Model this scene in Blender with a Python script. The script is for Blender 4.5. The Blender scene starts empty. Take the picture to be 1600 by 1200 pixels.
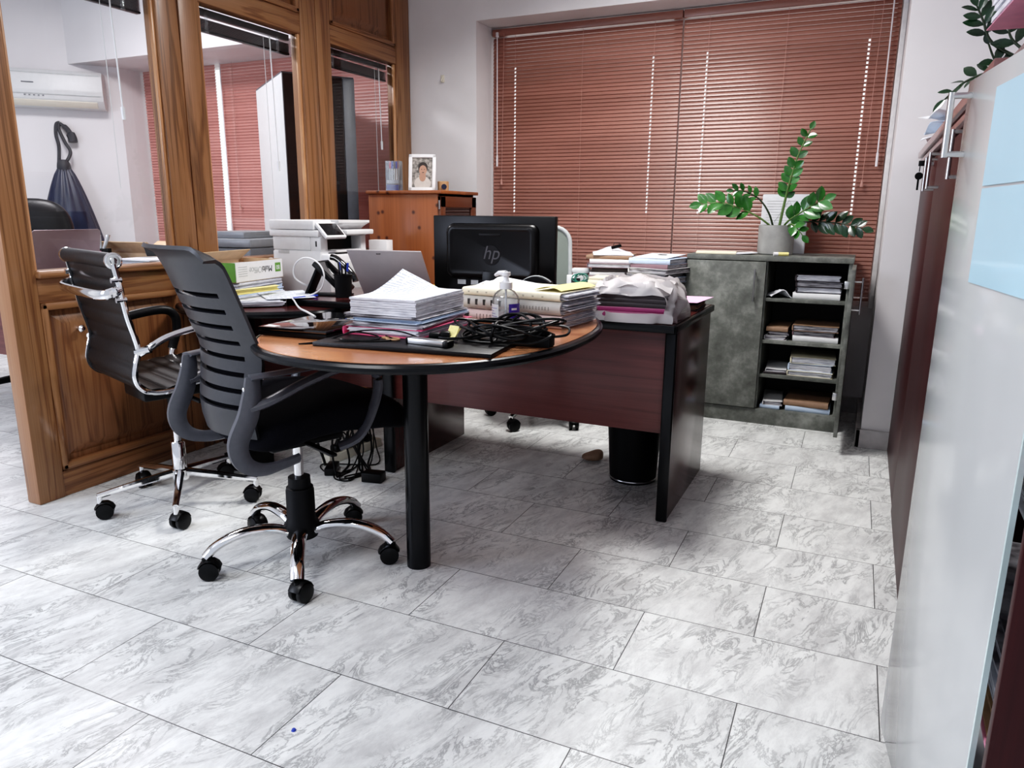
import bpy, bmesh, math, random
from mathutils import Vector, Matrix
R = random.Random(7)
PI = math.pi
SC = bpy.context.scene
C = SC.collection
ORD = ['topmost', 'second from the top', 'third from the top', 'fourth from the top', 'fifth from the top',
       'sixth from the top', 'seventh from the top', 'eighth from the top', 'ninth from the top']

# ------------------------------------------------------------------ object helpers
def tag(o, label=None, cat=None, group=None, kind=None):
    if label: o['label'] = label
    if cat: o['category'] = cat
    if group: o['group'] = group
    if kind: o['kind'] = kind
    return o

def thing(name, label, cat, loc=(0, 0, 0), rz=0.0, group=None, kind=None):
    o = bpy.data.objects.new(name, None)
    o.empty_display_size = 0.05
    C.objects.link(o)
    o.location = loc
    o.rotation_euler = (0, 0, math.radians(rz))
    return tag(o, label, cat, group, kind)

def obj(name, bm, m, parent=None, loc=(0, 0, 0), rot=(0, 0, 0), ang=35, label=None, kind=None):
    me = bpy.data.meshes.new(name)
    bmesh.ops.recalc_face_normals(bm, faces=bm.faces[:])
    bm.to_mesh(me)
    bm.free()
    for x in (m if isinstance(m, (list, tuple)) else [m]):
        me.materials.append(x)
    me.polygons.foreach_set('use_smooth', [True] * len(me.polygons))
    me.set_sharp_from_angle(angle=math.radians(ang))
    o = bpy.data.objects.new(name, me)
    C.objects.link(o)
    o.location = loc
    o.rotation_euler = [math.radians(a) for a in rot]
    if parent: o.parent = parent
    if label: o['label'] = label
    if kind: o['kind'] = kind
    return o

def NB(): return bmesh.new()

def join(bm, t, mat=0, M=None):
    if M is not None: bmesh.ops.transform(t, matrix=M, verts=t.verts[:])
    mp = {v: bm.verts.new(v.co) for v in t.verts}
    for f in t.faces:
        try:
            nf = bm.faces.new([mp[v] for v in f.verts])
            nf.material_index = mat if mat is not None else f.material_index
        except ValueError:
            pass
    t.free()

def T(x, y, z, rx=0, ry=0, rz=0):
    return Matrix.Translation((x, y, z)) @ Matrix.Rotation(math.radians(rz), 4, 'Z') @ Matrix.Rotation(math.radians(ry), 4, 'Y') @ Matrix.Rotation(math.radians(rx), 4, 'X')

def box(bm, x0, x1, y0, y1, z0, z1, bev=0.0, mat=0, M=None, seg=2):
    t = bmesh.new()
    vs = [t.verts.new((x, y, z)) for x in (x0, x1) for y in (y0, y1) for z in (z0, z1)]
    for q in ((0, 1, 3, 2), (4, 6, 7, 5), (0, 4, 5, 1), (2, 3, 7, 6), (0, 2, 6, 4), (1, 5, 7, 3)):
        t.faces.new([vs[i] for i in q])
    if bev > 0:
        bmesh.ops.recalc_face_normals(t, faces=t.faces[:])
        bmesh.ops.bevel(t, geom=t.edges[:], offset=bev, segments=seg, profile=0.5, affect='EDGES')
    join(bm, t, mat, M)

def cyl(bm, p0, p1, r0, r1=None, seg=20, mat=0, M=None, cap=True):
    r1 = r0 if r1 is None else r1
    p0, p1 = Vector(p0), Vector(p1)
    d = (p1 - p0).normalized()
    up = Vector((0, 0, 1)) if abs(d.z) < 0.95 else Vector((1, 0, 0))
    a = d.cross(up).normalized(); b = d.cross(a)
    t = bmesh.new()
    A = []; B = []
    for i in range(seg):
        c, s = math.cos(2 * PI * i / seg), math.sin(2 * PI * i / seg)
        A.append(t.verts.new(p0 + (a * c + b * s) * r0)); B.append(t.verts.new(p1 + (a * c + b * s) * r1))
    for i in range(seg):
        j = (i + 1) % seg
        t.faces.new((A[i], A[j], B[j], B[i]))
    if cap: t.faces.new(A); t.faces.new(B)
    join(bm, t, mat, M)

def lathe(bm, prof, seg=28, mat=0, M=None):
    t = bmesh.new()
    rings = []
    for r, z in prof:
        if r < 1e-6: rings.append([t.verts.new((0, 0, z))])
        else: rings.append([t.verts.new((r * math.cos(2 * PI * i / seg), r * math.sin(2 * PI * i / seg), z)) for i in range(seg)])
    for a, b in zip(rings, rings[1:]):
        for i in range(seg):
            j = (i + 1) % seg
            if len(a) == 1 and len(b) == 1: continue
            if len(a) == 1: t.faces.new((a[0], b[i], b[j]))
            elif len(b) == 1: t.faces.new((a[i], a[j], b[0]))
            else: t.faces.new((a[i], a[j], b[j], b[i]))
    join(bm, t, mat, M)

def catmull(pts, n=6):
    P = [Vector(p) for p in pts]
    out = []
    for i in range(len(P) - 1):
        p0 = P[max(i - 1, 0)]; p1 = P[i]; p2 = P[i + 1]; p3 = P[min(i + 2, len(P) - 1)]
        for k in range(n):
            t = k / n
            out.append(0.5 * ((2 * p1) + (p2 - p0) * t + (2 * p0 - 5 * p1 + 4 * p2 - p3) * t * t + (3 * p1 - p0 - 3 * p2 + p3) * t ** 3))
    out.append(P[-1])
    return out

def tube(bm, pts, r, seg=10, sect=(1, 1), mat=0, M=None, ref=None, closed=False, square=False):
    P = [Vector(p) for p in pts]
    n = len(P)
    t = bmesh.new()
    rings = []
    prev = None
    for i in range(n):
        if closed: d = P[(i + 1) % n] - P[i - 1]
        else: d = P[min(i + 1, n - 1)] - P[max(i - 1, 0)]
        if d.length < 1e-9: d = Vector((0, 0, 1))
        d.normalize()
        if prev is None:
            rv = Vector(ref) if ref else (Vector((0, 0, 1)) if abs(d.z) < 0.9 else Vector((1, 0, 0)))
        else: rv = prev if not ref else Vector(ref)
        a = rv - d * rv.dot(d)
        if a.length < 1e-6: a = d.orthogonal()
        a.normalize(); prev = a
        b = d.cross(a)
        rr = r[i] if isinstance(r, (list, tuple)) else r
        ring = []
        for k in range(seg):
            th = 2 * PI * (k + (0.5 if square else 0)) / seg
            ring.append(t.verts.new(P[i] + a * (math.cos(th) * rr * sect[0]) + b * (math.sin(th) * rr * sect[1])))
        rings.append(ring)
    m = n if closed else n - 1
    for i in range(m):
        A = rings[i]; B = rings[(i + 1) % n]
        for k in range(seg):
            l = (k + 1) % seg
            t.faces.new((A[k], A[l], B[l], B[k]))
    if not closed: t.faces.new(rings[0]); t.faces.new(rings[-1])
    join(bm, t, mat, M)

def prism(bm, poly, z0, z1, bev=0.0, mat=0, M=None):
    t = bmesh.new()
    A = [t.verts.new((x, y, z0)) for x, y in poly]; B = [t.verts.new((x, y, z1)) for x, y in poly]
    n = len(poly)
    t.faces.new(A[::-1]); t.faces.new(B)
    for i in range(n):
        j = (i + 1) % n
        t.faces.new((A[i], A[j], B[j], B[i]))
    if bev > 0:
        bmesh.ops.recalc_face_normals(t, faces=t.faces[:])
        es = [e for e in t.edges if abs(e.verts[0].co.z - e.verts[1].co.z) < 1e-7]
        bmesh.ops.bevel(t, geom=es, offset=bev, segments=3, profile=0.5, affect='EDGES')
    join(bm, t, mat, M)

def sheet(bm, fn, nu, nv, th=0.001, mat=0, M=None, skip=None):
    """thick sheet: fn(u,v)->point; skip(i,j) leaves a cell open"""
    t = bmesh.new()
    P = [[Vector(fn(i / nu, j / nv)) for j in range(nv + 1)] for i in range(nu + 1)]
    N = [[None] * (nv + 1) for _ in range(nu + 1)]
    for i in range(nu + 1):
        for j in range(nv + 1):
            a = P[min(i + 1, nu)][j] - P[max(i - 1, 0)][j]; b = P[i][min(j + 1, nv)] - P[i][max(j - 1, 0)]
            c = a.cross(b); N[i][j] = c.normalized() if c.length > 1e-12 else Vector((0, 0, 1))
    A = [[t.verts.new(P[i][j] + N[i][j] * th / 2) for j in range(nv + 1)] for i in range(nu + 1)]
    B = [[t.verts.new(P[i][j] - N[i][j] * th / 2) for j in range(nv + 1)] for i in range(nu + 1)]
    on = lambda i, j: 0 <= i < nu and 0 <= j < nv and not (skip and skip(i, j))
    for i in range(nu):
        for j in range(nv):
            if not on(i, j): continue
            q = ((i, j), (i + 1, j), (i + 1, j + 1), (i, j + 1))
            t.faces.new([A[a][b] for a, b in q]); t.faces.new([B[a][b] for a, b in q[::-1]])
            for k, (di, dj) in enumerate(((0, -1), (1, 0), (0, 1), (-1, 0))):
                if not on(i + di, j + dj):
                    (a, b), (c, d) = q[k], q[(k + 1) % 4]
                    t.faces.new((A[a][b], B[a][b], B[c][d], A[c][d]))
    loose = [v for v in t.verts if not v.link_faces]
    bmesh.ops.delete(t, geom=loose, context='VERTS')
    join(bm, t, mat, M)

def sellip(bm, cx, cy, cz, rx, ry, rz, n=3.0, seg=28, rings=14, mat=0, M=None):
    t = bmesh.new()
    sg = lambda v, e: math.copysign(abs(v) ** e, v)
    e = 2.0 / n
    rr = []
    for j in range(rings + 1):
        ph = -PI / 2 + PI * j / rings
        row = []
        for i in range(seg):
            th = 2 * PI * i / seg
            row.append(t.verts.new((cx + rx * sg(math.cos(ph), e) * sg(math.cos(th), e), cy + ry * sg(math.cos(ph), e) * sg(math.sin(th), e), cz + rz * sg(math.sin(ph), e))))
        rr.append(row)
    for a, b in zip(rr, rr[1:]):
        for i in range(seg):
            k = (i + 1) % seg
            t.faces.new((a[i], a[k], b[k], b[i]))
    bmesh.ops.remove_doubles(t, verts=t.verts[:], dist=1e-5)
    join(bm, t, mat, M)

def text(name, s, size, m, parent, loc, rot, shear=0.0, align='CENTER', ext=0.0004, flat=None):
    cu = bpy.data.curves.new('lettering_curve', 'FONT')
    cu.body = s; cu.size = size; cu.shear = shear; cu.extrude = ext
    cu.align_x = align; cu.align_y = 'CENTER'
    tmp = bpy.data.objects.new('lettering_tmp', cu)
    C.objects.link(tmp)
    dg = bpy.context.evaluated_depsgraph_get()
    me = bpy.data.meshes.new_from_object(tmp.evaluated_get(dg))
    bpy.data.objects.remove(tmp)
    bpy.data.curves.remove(cu)
    me.materials.clear(); me.materials.append(m)
    o = bpy.data.objects.new(name, me)
    C.objects.link(o)
    o.location = loc; o.rotation_euler = [math.radians(a) for a in rot]
    o.parent = parent
    return o

# ------------------------------------------------------------------ materials
def base_mat(name):
    m = bpy.data.materials.new(name)
    m.use_nodes = True
    nt = m.node_tree
    return m, nt, nt.nodes['Principled BSDF']

def mat(name, col, rough=0.5, metal=0.0, var=0.06, vs=30.0, spec=0.5, bump=0.0, coat=0.0, sheen=0.0, emit=0.0):
    m, nt, b = base_mat(name)
    N, L = nt.nodes, nt.links
    tc = N.new('ShaderNodeTexCoord'); no = N.new('ShaderNodeTexNoise'); no.inputs['Scale'].default_value = vs; no.inputs['Detail'].default_value = 4
    L.new(tc.outputs['Object'], no.inputs['Vector'])
    rp = N.new('ShaderNodeValToRGB')
    f = lambda k: (min(1, col[0] * k), min(1, col[1] * k), min(1, col[2] * k), 1)
    rp.color_ramp.elements[0].color = f(1 - var); rp.color_ramp.elements[1].color = f(1 + var)
    rp.color_ramp.elements[0].position = 0.35; rp.color_ramp.elements[1].position = 0.65
    L.new(no.outputs['Fac'], rp.inputs['Fac']); L.new(rp.outputs['Color'], b.inputs['Base Color'])
    b.inputs['Roughness'].default_value = rough; b.inputs['Metallic'].default_value = metal
    b.inputs['Specular IOR Level'].default_value = spec
    b.inputs['Coat Weight'].default_value = coat
    if sheen: b.inputs['Sheen Weight'].default_value = sheen
    if bump:
        bp = N.new('ShaderNodeBump'); bp.inputs['Strength'].default_value = bump; bp.inputs['Distance'].default_value = 0.004
        L.new(no.outputs['Fac'], bp.inputs['Height']); L.new(bp.outputs['Normal'], b.inputs['Normal'])
    if emit:
        L.new(rp.outputs['Color'], b.inputs['Emission Color']); b.inputs['Emission Strength'].default_value = emit
    return m

def wood(name, dark, mid, light, axis='Z', scale=9.0, stretch=0.09, rough=0.35, coat=0.0, dist=3.0, fine=0.35, knots=False, waves=0.5, bump=0.15, lines=False):
    m, nt, b = base_mat(name)
    N, L = nt.nodes, nt.links
    tc = N.new('ShaderNodeTexCoord')
    mp = N.new('ShaderNodeMapping')
    s = [1.0, 1.0, 1.0]; s['XYZ'.index(axis)] = stretch
    mp.inputs['Scale'].default_value = s
    L.new(tc.outputs['Object'], mp.inputs['Vector'])
    n1 = N.new('ShaderNodeTexNoise'); n1.inputs['Scale'].default_value = scale; n1.inputs['Detail'].default_value = 5; n1.inputs['Distortion'].default_value = 0.8
    L.new(mp.outputs['Vector'], n1.inputs['Vector'])
    # growth rings: sine of the broad noise
    mu = N.new('ShaderNodeMath'); mu.operation = 'MULTIPLY'; mu.inputs[1].default_value = dist * 16
    L.new(n1.outputs['Fac'], mu.inputs[0])
    sn = N.new('ShaderNodeMath'); sn.operation = 'SINE'; L.new(mu.outputs[0], sn.inputs[0])
    mr = N.new('ShaderNodeMapRange'); mr.inputs['From Min'].default_value = -1; mr.inputs['From Max'].default_value = 1
    L.new(sn.outputs[0], mr.inputs['Value'])
    if lines: mr.inputs['From Min'].default_value = 1.0; mr.inputs['From Max'].default_value = 0.2
    # fine pores
    mp2 = N.new('ShaderNodeMapping'); s2 = [1.0, 1.0, 1.0]; s2['XYZ'.index(axis)] = stretch * 0.25
    mp2.inputs['Scale'].default_value = s2
    L.new(tc.outputs['Object'], mp2.inputs['Vector'])
    n2 = N.new('ShaderNodeTexNoise'); n2.inputs['Scale'].default_value = 170; n2.inputs['Detail'].default_value = 2
    L.new(mp2.outputs['Vector'], n2.inputs['Vector'])
    n3 = N.new('ShaderNodeTexNoise'); n3.inputs['Scale'].default_value = 2.3; L.new(mp.outputs['Vector'], n3.inputs['Vector'])
    mx = N.new('ShaderNodeMix'); mx.data_type = 'FLOAT'; mx.inputs['Factor'].default_value = waves
    L.new(n3.outputs['Fac'], mx.inputs[2]); L.new(mr.outputs['Result'], mx.inputs[3])
    mx2 = N.new('ShaderNodeMix'); mx2.data_type = 'FLOAT'; mx2.inputs['Factor'].default_value = fine
    L.new(mx.outputs[0], mx2.inputs[2]); L.new(n2.outputs['Fac'], mx2.inputs[3])
    rp = N.new('ShaderNodeValToRGB'); e = rp.color_ramp.elements
    e[0].color = (*dark, 1); e[0].position = 0.22; e[1].color = (*light, 1); e[1].position = 0.78
    q = e.new(0.5); q.color = (*mid, 1)
    L.new(mx2.outputs[0], rp.inputs['Fac'])
    out = rp.outputs['Color']
    if knots:
        vo = N.new('ShaderNodeTexVoronoi'); vo.voronoi_dimensions = '2D'; vo.inputs['Scale'].default_value = 6.5
        mp3 = N.new('ShaderNodeMapping'); mp3.inputs['Rotation'].default_value = (PI / 2, 0, 0); L.new(tc.outputs['Object'], mp3.inputs['Vector']); L.new(mp3.outputs['Vector'], vo.inputs['Vector'])
        kr = N.new('ShaderNodeValToRGB'); kr.color_ramp.elements[0].position = 0.035; kr.color_ramp.elements[1].position = 0.10
        kr.color_ramp.elements[0].color = (1, 1, 1, 1); kr.color_ramp.elements[1].color = (0, 0, 0, 1)
        L.new(vo.outputs['Distance'], kr.inputs['Fac'])
        km = N.new('ShaderNodeMix'); km.data_type = 'RGBA'; L.new(kr.outputs['Color'], km.inputs[0]); L.new(out, km.inputs[6]); km.inputs[7].default_value = (dark[0] * .35, dark[1] * .3, dark[2] * .3, 1)
        out = km.outputs[2]
    L.new(out, b.inputs['Base Color'])
    b.inputs['Roughness'].default_value = rough; b.inputs['Coat Weight'].default_value = coat; b.inputs['Coat Roughness'].default_value = 0.15
    if bump:
        bp = N.new('ShaderNodeBump'); bp.inputs['Strength'].default_value = bump; bp.inputs['Distance'].default_value = 0.002
        L.new(mx2.outputs[0], bp.inputs['Height']); L.new(bp.outputs['Normal'], b.inputs['Normal'])
    return m

def marble():
    m, nt, b = base_mat('marble_tile')
    N, L = nt.nodes, nt.links
    tc = N.new('ShaderNodeTexCoord')
    mp = N.new('ShaderNodeMapping'); mp.vector_type = 'POINT'
    mp.inputs['Rotation'].default_value = (0, 0, math.radians(-0.57))
    mp.inputs['Location'].default_value = (-0.158, -0.9945 + 0.309, 0)
    L.new(tc.outputs['Object'], mp.inputs['Vector'])
    def brick(mort):
        br = N.new('ShaderNodeTexBrick')
        br.offset = 0.5; br.offset_frequency = 2; br.squash = 1.0
        br.inputs['Scale'].default_value = 1.0
        br.inputs['Brick Width'].default_value = 0.6075; br.inputs['Row Height'].default_value = 0.3090
        br.inputs['Mortar Size'].default_value = mort; br.inputs['Mortar Smooth'].default_value = 0.1; br.inputs['Bias'].default_value = 0
        br.inputs['Color1'].default_value = (0, 0, 0, 1); br.inputs['Color2'].default_value = (1, 1, 1, 1)
        br.inputs['Mortar'].default_value = (0.5, 0.5, 0.5, 1)
        L.new(mp.outputs['Vector'], br.inputs['Vector'])
        return br
    br = brick(0.0013)
    # each tile cut from another piece of stone
    wh = N.new('ShaderNodeTexWhiteNoise'); wh.noise_dimensions = '1D'; L.new(br.outputs['Color'], wh.inputs['W'])
    ad = N.new('ShaderNodeVectorMath'); ad.operation = 'MULTIPLY_ADD'
    L.new(wh.outputs['Color'], ad.inputs[0]); ad.inputs[1].default_value = (9, 9, 9); L.new(mp.outputs['Vector'], ad.inputs[2])
    rt0 = N.new('ShaderNodeMapping'); rt0.inputs['Rotation'].default_value = (0, 0, math.radians(-74)); L.new(ad.outputs[0], rt0.inputs['Vector'])
    rot = N.new('ShaderNodeMapping'); rot.inputs['Scale'].default_value = (0.7, 1.7, 1)
    L.new(rt0.outputs['Vector'], rot.inputs['Vector'])
    n1 = N.new('ShaderNodeTexNoise'); n1.inputs['Scale'].default_value = 8.5; n1.inputs['Detail'].default_value = 10; n1.inputs['Roughness'].default_value = 0.72; n1.inputs['Distortion'].default_value = 0.9
    L.new(rot.outputs['Vector'], n1.inputs['Vector'])
    sb = N.new('ShaderNodeMath'); sb.operation = 'SUBTRACT'; sb.inputs[1].default_value = 0.5; L.new(n1.outputs['Fac'], sb.inputs[0])
    ab = N.new('ShaderNodeMath'); ab.operation = 'ABSOLUTE'; L.new(sb.outputs[0], ab.inputs[0])
    vr = N.new('ShaderNodeValToRGB'); vr.color_ramp.elements[0].position = 0.0; vr.color_ramp.elements[1].position = 0.036
    vr.color_ramp.elements[0].color = (0, 0, 0, 1); vr.color_ramp.elements[1].color = (1, 1, 1, 1)
    L.new(ab.outputs[0], vr.inputs['Fac'])
    n2 = N.new('ShaderNodeTexNoise'); n2.inputs['Scale'].default_value = 7.0; n2.inputs['Detail'].default_value = 10; n2.inputs['Roughness'].default_value = 0.76
    L.new(rot.outputs['Vector'], n2.inputs['Vector'])
    cl = N.new('ShaderNodeValToRGB'); e = cl.color_ramp.elements
    e[0].position = 0.36; e[0].color = (0.585, 0.59, 0.585, 1); e[1].position = 0.58; e[1].color = (0.83, 0.845, 0.83, 1)
    L.new(n2.outputs['Fac'], cl.inputs['Fac'])
    # vein strength broken up
    n3 = N.new('ShaderNodeTexNoise'); n3.inputs['Scale'].default_value = 5.0; n3.inputs['Detail'].default_value = 4; L.new(rot.outputs['Vector'], n3.inputs['Vector'])
    v3 = N.new('ShaderNodeMapRange'); v3.inputs['From Min'].default_value = 0.38; v3.inputs['From Max'].default_value = 0.60; v3.inputs['To Min'].default_value = 0.03; v3.inputs['To Max'].default_value = 0.78
    L.new(n3.outputs['Fac'], v3.inputs['Value'])
    iv = N.new('ShaderNodeMath'); iv.operation = 'SUBTRACT'; iv.inputs[0].default_value = 1.0; L.new(vr.outputs['Color'], iv.inputs[1])
    vf = N.new('ShaderNodeMath'); vf.operation = 'MULTIPLY'; L.new(iv.outputs[0], vf.inputs[0]); L.new(v3.outputs[0], vf.inputs[1])
    mx = N.new('ShaderNodeMix'); mx.data_type = 'RGBA'; L.new(vf.outputs[0], mx.inputs[0]); L.new(cl.outputs['Color'], mx.inputs[6]); mx.inputs[7].default_value = (0.19, 0.195, 0.20, 1)
    # tile-to-tile tone
    tn = N.new('ShaderNodeMapRange'); tn.inputs['To Min'].default_value = 0.95; tn.inputs['To Max'].default_value = 1.03; L.new(wh.outputs['Value'], tn.inputs['Value'])
    tm = N.new('ShaderNodeVectorMath'); tm.operation = 'SCALE'; L.new(mx.outputs[2], tm.inputs[0]); L.new(tn.outputs[0], tm.inputs['Scale'])
    gj = N.new('ShaderNodeMix'); gj.data_type = 'RGBA'; L.new(br.outputs['Fac'], gj.inputs[0]); L.new(tm.outputs[0], gj.inputs[6]); gj.inputs[7].default_value = (0.055, 0.055, 0.055, 1)
    L.new(gj.outputs[2], b.inputs['Base Color'])
    b.inputs['Roughness'].default_value = 0.32
    b.inputs['Specular IOR Level'].default_value = 0.45
    bp = N.new('ShaderNodeBump'); bp.inputs['Strength'].default_value = 0.3; bp.inputs['Distance'].default_value = 0.001; bp.invert = True
    L.new(br.outputs['Fac'], bp.inputs['Height']); L.new(bp.outputs['Normal'], b.inputs['Normal'])
    return m

def concrete_laminate():
    m, nt, b = base_mat('grey_stone_laminate')
    N, L = nt.nodes, nt.links
    tc = N.new('ShaderNodeTexCoord')
    n1 = N.new('ShaderNodeTexNoise'); n1.inputs['Scale'].default_value = 6; n1.inputs['Detail'].default_value = 9; n1.inputs['Roughness'].default_value = 0.72
    L.new(tc.outputs['Object'], n1.inputs['Vector'])
    rp = N.new('ShaderNodeValToRGB'); e = rp.color_ramp.elements
    e[0].position = 0.33; e[0].color = (0.065, 0.068, 0.062, 1); e[1].position = 0.70; e[1].color = (0.30, 0.31, 0.285, 1)
    q = e.new(0.5); q.color = (0.135, 0.142, 0.128, 1)
    L.new(n1.outputs['Fac'], rp.inputs['Fac']); L.new(rp.outputs['Color'], b.inputs['Base Color'])
    b.inputs['Roughness'].default_value = 0.5
    return m

def glass_thin(name, tint=(1, 1, 1), gl=0.06, rough=0.0, milky=0.0, mcol=(0.8, 0.85, 0.85)):
    m, nt, b = base_mat(name)
    N, L = nt.nodes, nt.links
    out = N['Material Output']
    tr = N.new('ShaderNodeBsdfTransparent'); tr.inputs['Color'].default_value = (*tint, 1)
    g = N.new('ShaderNodeBsdfGlossy'); g.inputs['Roughness'].default_value = rough
    lw = N.new('ShaderNodeLayerWeight'); lw.inputs['Blend'].default_value = 0.12
    no = N.new('ShaderNodeTexNoise'); no.inputs['Scale'].default_value = 3
    mr = N.new('ShaderNodeMath'); mr.operation = 'MULTIPLY_ADD'; L.new(lw.outputs['Fresnel'], mr.inputs[0]); mr.inputs[1].default_value = 0.8; mr.inputs[2].default_value = gl * 0.3
    mr.use_clamp = True
    body = tr
    if milky > 0:
        df = N.new('ShaderNodeBsdfDiffuse'); df.inputs['Color'].default_value = (*mcol, 1)
        tl = N.new('ShaderNodeBsdfTranslucent'); tl.inputs['Color'].default_value = (*mcol, 1)
        a1 = N.new('ShaderNodeMixShader'); a1.inputs[0].default_value = 0.35; L.new(df.outputs[0], a1.inputs[1]); L.new(tl.outputs[0], a1.inputs[2])
        a2 = N.new('ShaderNodeMixShader')
        mm = N.new('ShaderNodeMapRange'); mm.inputs['To Min'].default_value = milky - 0.06; mm.inputs['To Max'].default_value = min(1, milky + 0.06); L.new(no.outputs['Fac'], mm.inputs['Value'])
        L.new(mm.outputs[0], a2.inputs[0]); L.new(tr.outputs[0], a2.inputs[1]); L.new(a1.outputs[0], a2.inputs[2])
        body = a2
    mx = N.new('ShaderNodeMixShader'); L.new(mr.outputs[0], mx.inputs[0]); L.new(body.outputs[0], mx.inputs[1]); L.new(g.outputs[0], mx.inputs[2])
    L.new(mx.outputs[0], out.inputs['Surface'])
    N.remove(b)
    return m

def lined(name, paper, ink, freq=90.0, axis='Z', amt=0.5, rough=0.6):
    """paper edges: fine alternating stripes along one axis"""
    m, nt, b = base_mat(name)
    N, L = nt.nodes, nt.links
    tc = N.new('ShaderNodeTexCoord'); mp = N.new('ShaderNodeMapping')
    s = [0.06, 0.06, 0.06]; s['XYZ'.index(axis)] = 1
    mp.inputs['Scale'].default_value = s
    L.new(tc.outputs['Object'], mp.inputs['Vector'])
    no = N.new('ShaderNodeTexNoise'); no.inputs['Scale'].default_value = freq * 3; no.inputs['Detail'].default_value = 3
    L.new(mp.outputs['Vector'], no.inputs['Vector'])
    rp = N.new('ShaderNodeValToRGB'); rp.color_ramp.elements[0].position = 0.38; rp.color_ramp.elements[1].position = 0.55
    rp.color_ramp.elements[0].color = (*[p * (1 - amt) + i * amt for p, i in zip(paper, ink)], 1); rp.color_ramp.elements[1].color = (*paper, 1)
    L.new(no.outputs['Fac'], rp.inputs['Fac']); L.new(rp.outputs['Color'], b.inputs['Base Color'])
    b.inputs['Roughness'].default_value = rough
    return m

def printed(name, paper, ink):
    """sheet with lines of small print"""
    m, nt, b = base_mat(name)
    N, L = nt.nodes, nt.links
    tc = N.new('ShaderNodeTexCoord'); sp = N.new('ShaderNodeSeparateXYZ'); L.new(tc.outputs['Object'], sp.inputs[0])
    mu = N.new('ShaderNodeMath'); mu.operation = 'MULTIPLY'; mu.inputs[1].default_value = 2 * PI / 0.017; L.new(sp.outputs['Y'], mu.inputs[0])
    sn = N.new('ShaderNodeMath'); sn.operation = 'SINE'; L.new(mu.outputs[0], sn.inputs[0])
    gt = N.new('ShaderNodeMath'); gt.operation = 'GREATER_THAN'; gt.inputs[1].default_value = 0.55; L.new(sn.outputs[0], gt.inputs[0])
    no = N.new('ShaderNodeTexNoise'); no.inputs['Scale'].default_value = 60; no.inputs['Detail'].default_value = 2
    mp = N.new('ShaderNodeMapping'); mp.inputs['Scale'].default_value = (1, 0.25, 0); L.new(tc.outputs['Object'], mp.inputs['Vector']); L.new(mp.outputs['Vector'], no.inputs['Vector'])
    g2 = N.new('ShaderNodeMath'); g2.operation = 'GREATER_THAN'; g2.inputs[1].default_value = 0.47; L.new(no.outputs['Fac'], g2.inputs[0])
    ml = N.new('ShaderNodeMath'); ml.operation = 'MULTIPLY'; L.new(gt.outputs[0], ml.inputs[0]); L.new(g2.outputs[0], ml.inputs[1])
    m2 = N.new('ShaderNodeMath'); m2.operation = 'MULTIPLY'; m2.inputs[1].default_value = 0.75; L.new(ml.outputs[0], m2.inputs[0])
    mx = N.new('ShaderNodeMix'); mx.data_type = 'RGBA'; L.new(m2.outputs[0], mx.inputs[0]); mx.inputs[6].default_value = (*paper, 1); mx.inputs[7].default_value = (*ink, 1)
    L.new(mx.outputs[2], b.inputs['Base Color']); b.inputs['Roughness'].default_value = 0.65
    return m

def leafmat(name, a, b_):
    m = mat(name, a, 0.25, var=0.25, vs=14, coat=0.3)
    m.node_tree.nodes['Color Ramp'].color_ramp.elements[1].color = (*b_, 1)
    return m

M = {}
M['marble'] = marble()
M['wall'] = mat('white_wall_paint', (0.72, 0.70, 0.71), 0.6, var=0.03, vs=3, bump=0.03)
M['wallgrey'] = mat('shaded_wall_paint', (0.50, 0.48, 0.50), 0.6, var=0.03, vs=3)
M['ceil'] = mat('ceiling_paint', (0.82, 0.82, 0.82), 0.7, var=0.02, vs=3)
M['skirt'] = mat('grey_marble_skirting', (0.42, 0.40, 0.40), 0.3, var=0.15, vs=14)
OD, OM, OL = (0.095, 0.042, 0.020), (0.225, 0.105, 0.047), (0.315, 0.163, 0.080)
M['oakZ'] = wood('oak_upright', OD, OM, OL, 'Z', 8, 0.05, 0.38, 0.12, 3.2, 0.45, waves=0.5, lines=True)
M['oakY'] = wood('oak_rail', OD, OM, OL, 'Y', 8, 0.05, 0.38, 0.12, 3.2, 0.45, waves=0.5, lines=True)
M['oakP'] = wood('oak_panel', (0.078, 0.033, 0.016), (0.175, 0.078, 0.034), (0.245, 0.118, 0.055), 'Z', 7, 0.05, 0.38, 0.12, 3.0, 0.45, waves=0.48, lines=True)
M['bead'] = wood('pale_oak_bead', (0.30, 0.14, 0.06), (0.48, 0.25, 0.12), (0.62, 0.36, 0.2), 'Z', 9, 0.1, 0.35, 0.2, 1.5, 0.3)
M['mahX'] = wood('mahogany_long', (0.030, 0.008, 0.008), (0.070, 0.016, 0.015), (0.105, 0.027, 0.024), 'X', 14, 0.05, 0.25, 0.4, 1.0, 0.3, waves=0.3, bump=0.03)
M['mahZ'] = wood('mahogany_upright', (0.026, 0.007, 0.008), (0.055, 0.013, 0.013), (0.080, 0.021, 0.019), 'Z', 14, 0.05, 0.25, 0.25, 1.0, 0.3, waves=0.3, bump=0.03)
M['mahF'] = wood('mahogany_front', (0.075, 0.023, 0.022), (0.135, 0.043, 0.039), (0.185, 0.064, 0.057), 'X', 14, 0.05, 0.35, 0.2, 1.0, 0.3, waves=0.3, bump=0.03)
M['redZ'] = wood('red_brown_cabinet_laminate', (0.022, 0.005, 0.006), (0.036, 0.0075, 0.009), (0.056, 0.012, 0.013), 'Z', 10, 0.06, 0.42, 0.0, 1.0, 0.35, waves=0.3, bump=0.03)
M['redZ'].node_tree.nodes['Principled BSDF'].inputs['Specular IOR Level'].default_value = 0.28
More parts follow.
